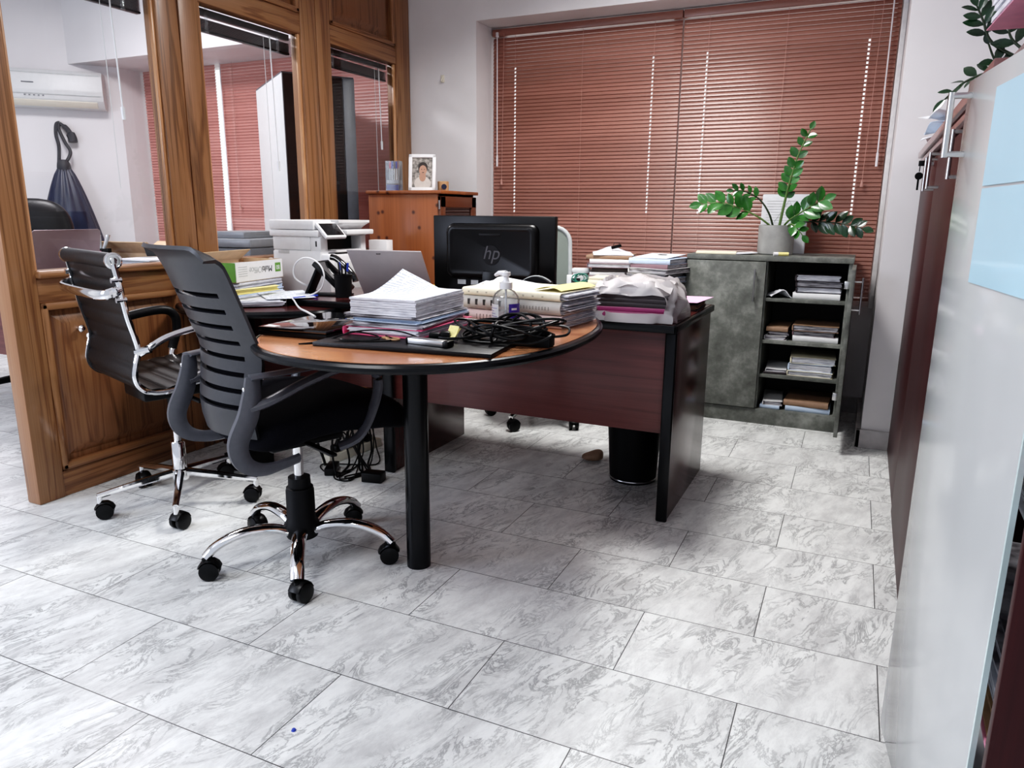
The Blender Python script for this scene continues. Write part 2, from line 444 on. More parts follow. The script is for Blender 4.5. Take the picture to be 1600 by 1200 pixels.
M['redtop'] = wood('cabinet_top_reflection_tint', (0.16, 0.075, 0.07), (0.22, 0.11, 0.105), (0.27, 0.14, 0.13), 'Y', 10, 0.06, 0.25, 0.4, 1.0, 0.35, waves=0.3)  # top boards' reflected light put into a paler, pinkish colour
M['cherry'] = wood('cherry_table_top', (0.32, 0.120, 0.050), (0.52, 0.225, 0.105), (0.66, 0.32, 0.165), 'X', 6, 0.35, 0.2, 0.7, 0.9, 0.25, waves=0.45, bump=0.02)
M['pine'] = wood('stained_pine', (0.17, 0.050, 0.017), (0.30, 0.098, 0.034), (0.38, 0.135, 0.050), 'Z', 7, 0.05, 0.4, 0.2, 0.6, 0.3, knots=True, waves=0.35, bump=0.03)
M['pineD'] = wood('stained_pine_dark', (0.07, 0.020, 0.009), (0.13, 0.042, 0.018), (0.19, 0.066, 0.026), 'Y', 7, 0.05, 0.35, 0.2, 0.6, 0.3, waves=0.35)
M['concrete'] = concrete_laminate()
M['cabin'] = mat('dark_cabinet_inside', (0.045, 0.043, 0.042), 0.6)
M['black'] = mat('black_plastic', (0.004, 0.004, 0.0045), 0.36, var=0.1, spec=0.3)
M['blackm'] = mat('matt_black_plastic', (0.006, 0.006, 0.007), 0.5, var=0.1, spec=0.25)
M['rubber'] = mat('black_rubber_edge', (0.004, 0.0045, 0.006), 0.26, var=0.1, spec=0.35)
M['gloss'] = mat('glossy_black', (0.006, 0.006, 0.007), 0.05, var=0.1, coat=1.0)
M['leather'] = mat('black_leather', (0.008, 0.008, 0.009), 0.38, var=0.15, vs=120, bump=0.15, spec=0.3)
M['meshfab'] = mat('black_mesh_fabric', (0.0045, 0.0045, 0.008), 0.9, var=0.3, vs=300, bump=0.2, spec=0.15)
M['chairplast'] = mat('charcoal_plastic', (0.028, 0.029, 0.034), 0.36, var=0.06, vs=60)
M['bracket'] = mat('charcoal_bracket_plastic', (0.075, 0.078, 0.092), 0.38, var=0.06, vs=60)
M['chrome'] = mat('chrome', (0.82, 0.82, 0.83), 0.07, 1.0, var=0.03)
M['steel'] = mat('brushed_steel', (0.60, 0.60, 0.60), 0.28, 1.0, var=0.05)
M['white'] = mat('white_plastic', (0.78, 0.78, 0.79), 0.35, var=0.02)
M['offwhite'] = mat('grey_white_plastic', (0.62, 0.63, 0.63), 0.4, var=0.02)
M['cream'] = mat('cream_plastic', (0.72, 0.68, 0.58), 0.4, var=0.02)
M['lightgrey'] = mat('light_grey_plastic', (0.45, 0.47, 0.47), 0.45)
M['greymesh'] = glass_thin('grey_green_mesh', (0.75, 0.8, 0.76), 0.0, 0.6, 0.72, (0.36, 0.41, 0.38))
M['greyprn'] = mat('grey_machine_plastic', (0.10, 0.105, 0.12), 0.4)
M['greycl'] = mat('mid_grey_plastic', (0.22, 0.23, 0.25), 0.35)
M['paper'] = mat('white_paper', (0.73, 0.74, 0.78), 0.7, var=0.03, vs=20)
M['bluepaper'] = mat('pale_blue_paper', (0.55, 0.66, 0.82), 0.6, var=0.04)
M['skyreflect'] = mat('sky_blue_reflection', (0.46, 0.70, 0.82), 0.35, var=0.03, vs=4, coat=0.3)  # blue of the window reflection painted onto the frosted door
M['edges'] = lined('paper_edges', (0.72, 0.73, 0.78), (0.30, 0.30, 0.36), 110, 'Z', 0.6)
M['edgesD'] = lined('worn_paper_edges', (0.56, 0.55, 0.59), (0.06, 0.05, 0.06), 90, 'Z', 0.85)
M['print'] = printed('printed_sheet', (0.72, 0.75, 0.80), (0.20, 0.25, 0.36))
M['buff'] = mat('buff_card', (0.72, 0.66, 0.45), 0.6, var=0.05)
M['creamcard'] = mat('cream_card', (0.80, 0.75, 0.58), 0.6, var=0.04)
M['yellow'] = mat('yellow_card', (0.80, 0.72, 0.30), 0.5, var=0.04)
M['yellowp'] = mat('yellow_plastic', (0.85, 0.60, 0.04), 0.4, var=0.04)
M['kraft'] = mat('brown_card', (0.30, 0.19, 0.125), 0.65, var=0.08)
M['carton'] = mat('carton_board', (0.52, 0.36, 0.22), 0.7, var=0.06)
M['mauve'] = mat('mauve_card', (0.24, 0.15, 0.17), 0.6, var=0.08)
M['darkcard'] = mat('dark_card', (0.045, 0.035, 0.04), 0.5, var=0.1)
M['greycard'] = mat('grey_card', (0.48, 0.46, 0.43), 0.55, var=0.05)
M['pinkcard'] = mat('pale_pink_card', (0.62, 0.48, 0.46), 0.55, var=0.04)
M['pink'] = mat('pink_plastic', (0.75, 0.12, 0.25), 0.35, var=0.05)
M['magenta'] = mat('magenta_card', (0.36, 0.05, 0.17), 0.4, var=0.08)
M['rose'] = mat('rose_pink_card', (0.72, 0.30, 0.42), 0.5, var=0.06)
M['lilac'] = mat('lilac_pink_card', (0.74, 0.46, 0.66), 0.5, var=0.04)
M['green'] = mat('green_print', (0.12, 0.30, 0.04), 0.45, var=0.05)
M['cable_green'] = mat('green_cable', (0.01, 0.16, 0.11), 0.4)
M['blue'] = mat('blue_plastic', (0.03, 0.06, 0.40), 0.35)
M['purple'] = mat('violet_label', (0.065, 0.035, 0.32), 0.4)
M['red'] = mat('red_plastic', (0.55, 0.03, 0.06), 0.35)
M['ink'] = mat('dark_print', (0.03, 0.03, 0.03), 0.6)
M['hpgrey'] = mat('grey_emblem', (0.060, 0.060, 0.066), 0.45)
M['navy'] = mat('navy_nylon', (0.016, 0.020, 0.045), 0.36, var=0.2, vs=8)
M['navycord'] = mat('dark_cord', (0.012, 0.013, 0.02), 0.6)
M['silver'] = mat('silver_laptop_shell', (0.43, 0.40, 0.41), 0.4, 0.25, var=0.02)
M['macgrey'] = mat('pinkish_silver_shell', (0.34, 0.26, 0.28), 0.35, 0.3, var=0.03)
M['screen'] = mat('dark_screen', (0.012, 0.012, 0.014), 0.1, coat=0.5)
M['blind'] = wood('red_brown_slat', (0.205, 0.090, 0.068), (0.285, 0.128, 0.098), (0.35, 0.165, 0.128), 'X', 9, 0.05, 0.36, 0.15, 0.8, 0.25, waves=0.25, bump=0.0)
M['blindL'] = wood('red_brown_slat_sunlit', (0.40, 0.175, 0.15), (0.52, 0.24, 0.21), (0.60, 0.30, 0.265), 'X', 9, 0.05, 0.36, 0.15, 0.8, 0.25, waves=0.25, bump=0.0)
M['cordred'] = mat('brown_blind_cord', (0.46, 0.25, 0.21), 0.6)
M['wand'] = mat('clear_wand', (0.75, 0.70, 0.72), 0.2, coat=0.5)
M['dslat'] = mat('dark_grey_slat', (0.045, 0.042, 0.045), 0.3, 0.4)
M['glass'] = glass_thin('clear_glass', (0.97, 0.98, 0.98), 0.1)
M['winglass'] = glass_thin('window_glass', (1, 1, 1), 0.05)
M['frost'] = glass_thin('frosted_glass', (0.9, 0.95, 0.95), 0.5, 0.12, 0.92, (0.88, 0.90, 0.90))
M['clearp'] = glass_thin('clear_plastic', (0.90, 0.92, 0.93), 0.2, 0.05, 0.10, (0.8, 0.82, 0.85))
M['bagp'] = glass_thin('translucent_white_bag', (0.9, 0.9, 0.9), 0.15, 0.35, 0.72, (0.80, 0.77, 0.78))
M['glassedge'] = mat('polished_glass_edge', (0.62, 0.74, 0.74), 0.2, var=0.02)
M['pot'] = mat('grey_stone_pot', (0.30, 0.30, 0.29), 0.6, var=0.15, vs=12)
M['soil'] = mat('dark_soil', (0.03, 0.02, 0.015), 0.9, var=0.4, vs=80)
M['leaf'] = leafmat('glossy_green_leaf', (0.022, 0.10, 0.020), (0.045, 0.18, 0.035))
M['leafD'] = leafmat('dark_green_leaf', (0.008, 0.030, 0.012), (0.015, 0.055, 0.02))
M['stem'] = mat('green_stem', (0.10, 0.17, 0.05), 0.5)
M['stemD'] = mat('dark_stem', (0.02, 0.035, 0.015), 0.5)
M['skin'] = mat('photo_skin', (0.42, 0.24, 0.17), 0.5)
M['hair'] = mat('photo_hair', (0.025, 0.018, 0.015), 0.5)
M['shirt'] = mat('photo_shirt', (0.55, 0.50, 0.46), 0.5)
M['bgphoto'] = mat('photo_background', (0.26, 0.24, 0.22), 0.5, var=0.6, vs=60)
M['tan'] = mat('tan_card', (0.50, 0.30, 0.16), 0.6)
M['lampglow'] = mat('lamp_diffuser', (1, 1, 1), 0.5, emit=3.0)  # glowing face of the assumed, unseen ceiling lamps
M['alu'] = mat('white_window_frame', (0.7, 0.68, 0.68), 0.4)

# ------------------------------------------------------------------ SETTING
def st(name, bm, m, **k):
    o = obj(name, bm, m, **k); o['kind'] = 'structure'; return o

bm = NB(); box(bm, -8, 1.2, -1.4, 4.75, -0.05, 0); st('floor', bm, M['marble'])
bm = NB(); box(bm, -8, 1.2, -0.9, 4.75, 2.72, 2.8); st('ceiling', bm, M['ceil'])
bm = NB()
box(bm, -2.92, -2.31, 4.36, 4.75, 0, 2.72)
box(bm, -5.6, -2.92, 4.64, 4.75, 0, 0.62); box(bm, -2.31, 0.075, 4.64, 4.75, 0, 0.62)
box(bm, -2.31, 0.075, 4.36, 4.75, 2.272, 2.72)
box(bm, -6.1, -2.92, 4.11, 4.75, 2.228, 2.72)
box(bm, -5.9, -5.552, 4.36, 4.75, 0, 2.3)
st('wall_back', bm, M['wall'])
bm = NB(); box(bm, 0.075, 1.2, 3.93, 4.75, 0, 2.72); box(bm, 0.68, 1.2, -0.9, 3.93, 0, 2.72); st('wall_right', bm, M['wall'])
bm = NB()
prism(bm, [(-5.552, 4.36), (-8.304, 1.46), (-8.376, 1.529), (-5.624, 4.429)], 0, 2.72)
st('wall_far_left', bm, M['wall'])
bm = NB(); box(bm, 0.052, 0.075, 3.905, 4.64, 0, 0.092, 0.004); box(bm, 0.052, 0.66, 3.905, 3.93, 0, 0.092, 0.004); st('baseboard_right', bm, M['skirt'])
bm = NB(); box(bm, -5.55, -2.92, 4.61, 4.64, 0, 0.09); box(bm, -2.31, 0.052, 4.61, 4.64, 0, 0.09); st('baseboard_back', bm, M['skirt'])
# windows behind the blinds
def window(name, x0, x1):
    t = thing(name, None, None, ((x0 + x1) / 2, 4.68, 0.62)); t['kind'] = 'structure'
    w = (x1 - x0) / 2
    bm = NB(); h = 1.66
    for a, b in ((-w, -w + 0.05), (w - 0.05, w), (-0.03, 0.03)): box(bm, a, b, -0.02, 0.02, 0, h, 0.003)
    box(bm, -w, w, -0.021, 0.021, 0, 0.05, 0.003); box(bm, -w, w, -0.021, 0.021, h - 0.05, h, 0.003)
    obj('window_frame', bm, M['alu'], t)
    bm = NB(); box(bm, -w, w, -0.003, 0.003, 0.02, h - 0.02); obj('pane', bm, M['winglass'], t)
window('window_1', -2.31, 0.075)
window('window_2', -5.55, -2.92)
bm = NB(); box(bm, 0.050, 0.074, 4.56, 4.64, 0.62, 2.27, 0.003); st('trim_1', bm, M['alu'])

# ------------------------------------------------------------------ oak glazed partition
XF = -2.795
part = thing('wall_left', None, None, (0, 0, 0)); part['kind'] = 'structure'
posts = [(1.65, 1.757), (2.405, 2.521), (2.524, 2.640), (3.312, 3.434), (3.437, 3.555), (4.20, 4.356)]
for a, b in posts:
    bm = NB(); box(bm, XF - 0.075, XF, a, b, 0, 2.72, 0.006); obj('post', bm, M['oakZ'], part)
bays = [(1.757, 2.405), (2.64, 3.312), (3.555, 4.20)]
for a, b in bays:
    bm = NB(); box(bm, XF - 0.07, XF - 0.006, a, b, 0, 0.105, 0.003); obj('bottom_rail', bm, M['oakY'], part)
    bm = NB(); box(bm, XF - 0.07, XF - 0.006, a, b, 0.775, 0.868, 0.003); obj('middle_rail', bm, M['oakY'], part)
    bm = NB(); box(bm, XF - 0.09, XF + 0.022, a - 0.004, b + 0.004, 0.868, 0.896, 0.009, seg=3); obj('sill', bm, M['oakY'], part)
    bm = NB(); box(bm, XF - 0.07, XF - 0.004, a, b, 2.03, 2.128, 0.003); obj('top_rail', bm, M['oakY'], part)
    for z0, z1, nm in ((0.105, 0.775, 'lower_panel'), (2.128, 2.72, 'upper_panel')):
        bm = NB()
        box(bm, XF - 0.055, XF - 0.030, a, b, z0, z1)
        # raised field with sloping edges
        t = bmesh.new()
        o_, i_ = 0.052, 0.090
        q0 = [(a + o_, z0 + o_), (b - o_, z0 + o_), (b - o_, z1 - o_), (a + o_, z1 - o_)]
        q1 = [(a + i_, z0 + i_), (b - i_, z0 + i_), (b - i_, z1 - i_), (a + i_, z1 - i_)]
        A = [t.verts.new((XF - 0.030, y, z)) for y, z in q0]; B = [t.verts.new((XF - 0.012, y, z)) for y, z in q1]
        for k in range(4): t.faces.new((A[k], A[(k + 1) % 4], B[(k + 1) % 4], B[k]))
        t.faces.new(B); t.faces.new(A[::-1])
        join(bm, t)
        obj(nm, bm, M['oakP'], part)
        bm = NB()   # moulding round the panel
        for y0, y1, c0, c1 in ((a, a + 0.03, z0, z1), (b - 0.03, b, z0, z1), (a, b, z0, z0 + 0.03), (a, b, z1 - 0.03, z1)):
            box(bm, XF - 0.04, XF + 0.002, y0, y1, c0, c1, 0.009, mat=0 if y1 - y0 < 0.05 else 1)
        obj('panel_moulding', bm, [M['oakZ'], M['oakY']], part)
    bm = NB(); box(bm, XF - 0.036, XF - 0.032, a, b, 0.89, 2.04); obj('pane', bm, M['glass'], part)
    bm = NB()
    for y0, y1 in ((a, a + 0.014), (b - 0.014, b)): box(bm, XF - 0.03, XF - 0.012, y0, y1, 0.896, 2.03, 0.003)
    obj('glazing_bead', bm, M['bead'], part)
bm = NB(); lathe(bm, [(0, 0), (0.008, 0), (0.007, 0.012), (0.014, 0.02), (0.015, 0.028), (0.008, 0.036), (0, 0.037)], 18, M=T(XF - 0.013, 1.90, 0.662, ry=90))
o = obj('cupboard_knob', bm, M['chrome']); tag(o, 'small metal knob on the oak partition panel behind the chrome framed chair', 'knob')

# black mini blinds pulled up behind the glass
PB = ['left', 'middle', 'right']
for k, (a, b) in enumerate(bays):
    lab = ['black mini blind drawn up above the leftmost partition pane', 'black mini blind drawn up above the partition pane with the tall cabinet behind', 'black mini blind drawn up above the partition pane nearest the photo frame'][k]
    t = thing('mini_blind', lab, 'blind', (XF - 0.085, (a + b) / 2, 1.94), group='mini blinds at the top of the partition panes')
    w = (b - a) / 2 - 0.012
    bm = NB(); box(bm, -0.014, 0.014, -w, w, 0.058, 0.088, 0.003); obj('headrail', bm, M['dslat'], t)
    bm = NB()
    for i in range(11): box(bm, -0.0125, 0.0125, -w, w, 0.0 + i * 0.0042, 0.0 + i * 0.0042 + 0.0012)
    obj('slats', bm, M['dslat'], t)
    bm = NB(); box(bm, -0.013, 0.013, -w, w, -0.012, -0.002, 0.003); obj('bottom_rail', bm, M['black'], t)
    for y in (-w * 0.72, w * 0.72):
        bm = NB(); box(bm, 0.013, 0.017, y - 0.010, y + 0.010, -0.014, 0.09, 0.001); obj('clip', bm, M['clearp'], t)
    yw = [0.16, 0.17, 0.22][k]; ln = [0.40, 0.56, 0.38][k]
    bm = NB(); cyl(bm, (0.0205, yw, 0.05), (0.0205, yw + 0.01, -ln), 0.0032, seg=8); cyl(bm, (0.0205, yw + 0.01, -ln), (0.0205, yw + 0.011, -ln - 0.05), 0.008, 0.007, seg=10)
    obj('wand', bm, M['white'], t)
    bm = NB(); cyl(bm, (0.0205, yw - 0.045, 0.05), (0.0205, yw - 0.04, -ln - 0.33), 0.0014, seg=6); obj('lift_cord', bm, M['offwhite'], t)

# ------------------------------------------------------------------ red-brown wood venetian blinds
def wood_blind(label, x0, x1, ladders, wand, cord, m, group, zt=2.262, zb=0.66, y=4.585, holes=True, hl=(), hz=(1.12, 2.04)):
    t = thing('venetian_blind', label, 'blind', ((x0 + x1) / 2, y, zb), group=group)
    cx = (x0 + x1) / 2; w = (x1 - x0) / 2; H = zt - zb
    bm = NB(); box(bm, -w, w, -0.02, 0.02, H - 0.042, H, 0.003); obj('headrail', bm, m, t)
    bm = NB()
    th = math.radians(69); dy, dz = math.cos(th), math.sin(th)
    gaps = sorted(l - cx for l in ladders)
    hg = [l - cx for l in hl]
    pitch = 0.0222
    n = int((H - 0.06) / pitch)
    for i in range(n):
        zc = 0.03 + i * pitch
        def row(f): # f in -.5..+.5 up the slat; lower edge leans into the room
            s = 0.0254 * f
            bow = 0.0016 * (1 - 4 * f * f)
            return (dy * s - dz * bow, zc + dz * s + dy * bow)
        F = (-0.5, -0.27, 0.0, 0.25, 0.5)
        xs = [-w + 0.002]
        for g in gaps: xs += [g - 0.005, g + 0.005]
        xs += [w - 0.002]
        g_ = [[bm.verts.new((x, *row(f))) for f in F] for x in xs]
        for k in range(len(xs) - 1):
            hole = (k % 2 == 1) and gaps[k // 2] in hg and hz[0] < zc + zb < hz[1]
            for j in range(4):
                if hole and holes and j in (1, 2): continue
                bm.faces.new((g_[k][j], g_[k + 1][j], g_[k + 1][j + 1], g_[k][j + 1]))
    obj('slats', bm, m, t)
    bm = NB(); box(bm, -w, w, -0.013, 0.013, -0.004, 0.012, 0.003); obj('bottom_rail', bm, m, t)
    bm = NB()
    for l in ladders: box(bm, l - cx + 0.006, l - cx + 0.0075, -0.0195, -0.018, 0.0, H - 0.03)
    obj('ladder_cord', bm, M['cordred'], t)
    if wand:
        xw, zw = wand
        bm = NB(); cyl(bm, (xw - cx, -0.028, H - 0.03), (xw - cx + 0.003, -0.030, zw - zb), 0.0038, seg=8)
        cyl(bm, (xw - cx + 0.003, -0.030, zw - zb + 0.07), (xw - cx + 0.003, -0.030, zw - zb), 0.0065, seg=8)
        box(bm, xw - cx - 0.008, xw - cx + 0.008, -0.034, -0.018, H - 0.05, H - 0.02, 0.002); obj('tilt_wand', bm, M['wand'], t)
    if cord:
        xw, zw = cord
        bm = NB(); cyl(bm, (xw - cx, -0.026, H - 0.03), (xw - cx - 0.012, -0.028, zw - zb), 0.0015, seg=6)
        cyl(bm, (xw - cx - 0.012, -0.028, zw - zb), (xw - cx - 0.012, -0.028, zw - zb - 0.035), 0.004, 0.009, seg=10); obj('pull_cord', bm, M['cordred'], t)
    return t
g = 'wooden venetian blinds on the main window'
wood_blind('left one of the two red-brown blinds on the main window', -2.302, -1.080, (-2.145, -1.69, -1.245), (-2.262, 1.42), (-2.215, 1.34), M['blind'], g, hl=(-2.145, -1.245))
wood_blind('right one of the two red-brown blinds, behind the potted plant', -1.074, 0.046, (-0.93, -0.51, -0.09), (0.006, 1.38), (-0.04, 1.31), M['blind'], g, hl=(-0.93, -0.09))
g = 'wooden venetian blinds in the room behind the partition'
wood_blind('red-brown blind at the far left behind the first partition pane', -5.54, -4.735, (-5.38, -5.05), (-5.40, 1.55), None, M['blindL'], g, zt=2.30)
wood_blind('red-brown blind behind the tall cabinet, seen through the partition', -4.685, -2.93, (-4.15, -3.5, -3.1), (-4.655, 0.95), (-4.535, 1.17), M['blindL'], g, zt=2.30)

# ------------------------------------------------------------------ swivel chair parts
def caster(parent, p, ang):
    """twin-wheel caster under the end of a leg, p in the parent's frame"""
    bm = NB()
    Mx = T(p[0], p[1], 0, rz=ang) @ Matrix.Diagonal((1.12, 1.12, 1.12, 1.0))
    p = (p[0], p[1], p[2] / 1.12)
    for s in (-1, 1):
        lathe(bm, [(0, -0.009), (0.02, -0.009), (0.0265, -0.006), (0.0275, 0), (0.0265, 0.006), (0.02, 0.009), (0, 0.009)], 20, M=Mx @ T(-0.012, s * 0.0145, 0.0275, rx=90))
    cyl(bm, (-0.012, -0.02, 0.0275), (-0.012, 0.02, 0.0275), 0.006, seg=10, M=Mx)
    pts = [(-0.012 + 0.030 * math.cos(a), 0, 0.0275 + 0.030 * math.sin(a)) for a in [math.radians(q) for q in (20, 50, 80, 110, 140, 165)]]
    tube(bm, pts, 0.0045, 8, (0.8, 4.2), M=Mx, ref=(0, 0, 1) if False else None)
    cyl(bm, (0, 0, 0.045), (0, 0, p[2]), 0.008, seg=12, M=Mx)
    o = obj('caster', bm, M['black'], parent)
    return o

def task_chair():
    t = thing('task_chair', 'black task chair with slotted plastic back and arched chrome legs at the oval table', 'chair', (-1.586, 1.757, 0), 69)
    # five arched chrome legs
    for k in range(5):
        a = math.radians(235.6 - 69 + 72 * k); c, s = math.cos(a), math.sin(a)
        pr = [(0.035, 0.100), (0.09, 0.122), (0.16, 0.130), (0.22, 0.121), (0.27, 0.100), (0.302, 0.072)]
        pts = catmull([(c * r, s * r, z) for r, z in pr], 4)
        bm = NB(); n = len(pts)
        tube(bm, pts, [0.0245 - 0.004 * i / n for i in range(n)], 12, (0.66, 1.0))
        lg = obj('leg', bm, M['chrome'], t)
        caster(lg, (c * 0.305, s * 0.305, 0.068), math.degrees(a) + R.uniform(-60, 60))
    bm = NB(); lathe(bm, [(0, 0.075), (0.05, 0.08), (0.056, 0.10), (0.056, 0.125), (0.046, 0.14), (0.045, 0.24), (0.043, 0.243), (0.043, 0.25), (0.036, 0.252), (0.035, 0.285), (0, 0.287)]); obj('column_cover', bm, M['blackm'], t)
    bm = NB(); cyl(bm, (0, 0, 0.28), (0, 0, 0.42), 0.0155, seg=20); obj('gas_column', bm, M['chrome'], t)
    bm = NB(); box(bm, -0.13, 0.12, -0.09, 0.09, 0.41, 0.44, 0.01); box(bm, -0.02, 0.0, -0.25, -0.08, 0.415, 0.425, 0.003); obj('seat_mechanism', bm, M['black'], t)
    bm = NB(); sellip(bm, 0.055, 0, 0.495, 0.275, 0.245, 0.062, 3.6, 40, 18)
    for v in bm.verts:   # waterfall front, dished seat
        x = v.co.x
        v.co.z += 0.030 * math.exp(-((x - 0.02) / 0.16) ** 2) - 0.06 * max(0, (x - 0.18) / 0.16) ** 2 - 0.02 * max(0, (-x - 0.08) / 0.14)
    obj('seat', bm, M['meshfab'], t)
    # slotted shell back
    PR = catmull([(-0.215, 0, 0.492), (-0.226, 0, 0.56), (-0.213, 0, 0.645), (-0.205, 0, 0.73), (-0.228, 0, 0.80), (-0.265, 0, 0.905), (-0.292, 0, 0.975), (-0.318, 0, 1.018), (-0.345, 0, 1.03)], 8)
    L_ = [0]
    for a, b in zip(PR, PR[1:]): L_.append(L_[-1] + (b - a).length)
    def prof(s):
        s = max(0, min(L_[-1], s))
        for i in range(len(L_) - 1):
            if s <= L_[i + 1] + 1e-9:
                f = (s - L_[i]) / (L_[i + 1] - L_[i]); return PR[i].lerp(PR[i + 1], f)
        return PR[-1]
    # rows: slats with slots between
    rows = [0.0]; isS = []
    s = 0.085
    rows += [0.04, s]; isS += [0, 0]
    for k in range(8):
        rows += [s + 0.014, s + 0.030, s + 0.0475]; isS += [1, 0, 0]; s += 0.0475
    while s < L_[-1] - 0.02:
        s += 0.02; rows.append(min(s, L_[-1])); isS.append(0)
    rows[-1] = L_[-1]
    nv = len(rows) - 1; nu = 24
    W = 0.208
    def fn(u, v):
        j = int(round(v * nv)); y = (u - 0.5) * 2 * W
        p = prof(rows[j]); e = (abs(y) / W)
        x = p.x + 0.055 * (e ** 2 - 0.75); z = p.z
        if rows[j] > L_[-1] - 0.07: z -= 0.035 * max(0, (e - 0.78) / 0.22) ** 2 * (rows[j] - L_[-1] + 0.07) / 0.07
        wd = 0.80 + 0.20 * min(1, rows[j] / 0.22)
        return (x, y * wd, z)
    bm = NB(); sheet(bm, fn, nu, nv, 0.011, skip=lambda i, j: isS[j] and 3 <= i < nu - 3)
    bb = obj('backrest', bm, M['chairplast'], t, ang=50)
    def ln(u, v):
        s_ = 0.03 + v * (L_[-1] - 0.16); p = prof(s_); y = (u - 0.5) * 2 * (W - 0.03) * (0.80 + 0.20 * min(1, s_ / 0.22))
        return (p.x + 0.055 * ((abs(y) / W) ** 2 - 0.75) + 0.018, y, p.z)
    bm = NB(); sheet(bm, ln, 14, 26, 0.003); obj('mesh_lining', bm, M['meshfab'], bb)
    # side brackets and loop arms
    for sd in (1, -1):
        y = sd * 0.222
        bm = NB()
        pts = catmull([(-0.232, y, 0.685), (-0.236, y, 0.64), (-0.252, y * 1.01, 0.58), (-0.285, y * 1.0, 0.505), (-0.268, y, 0.445), (-0.205, y * 0.97, 0.415), (-0.10, y * 0.9, 0.42)], 6)
        tube(bm, pts, [0.020 + 0.011 * math.sin(PI * min(1, i / (len(pts) - 1) * 1.25)) for i in range(len(pts))], 8, (1.0, 0.62), ref=(1, 0, 0.3), square=True)
        bk = obj('back_bracket', bm, M['bracket'], t)
        bm = NB()
        for z_, x_ in ((0.655, -0.255), (0.565, -0.278)): lathe(bm, [(0, 0), (0.006, 0), (0.006, 0.004), (0.003, 0.006), (0, 0.006)], 12, M=T(x_, y, z_, ry=-90))
        obj('bolt', bm, M['steel'], bk)
        bm = NB()
        pts = catmull([(-0.245, y, 0.60), (-0.19, y * 1.06, 0.615), (-0.08, y * 1.1, 0.655), (0.04, y * 1.12, 0.682), (0.12, y * 1.13, 0.668), (0.15, y * 1.13, 0.62), (0.13, y * 1.12, 0.54), (0.085, y * 1.08, 0.46), (0.03, y * 0.95, 0.43)], 6)
        tube(bm, pts, 0.016, 8, (0.8, 1.35), ref=(-0.3, 0, 1), square=True)
        pts = catmull([(-0.238, y, 0.685), (-0.15, y * 1.08, 0.690), (-0.05, y * 1.12, 0.694), (0.06, y * 1.13, 0.684)], 5)
        tube(bm, pts, 0.014, 8, (0.5, 1.9), ref=(0, 0, 1))
        obj('armrest', bm, M['bracket'], t)
    return t
task_chair()

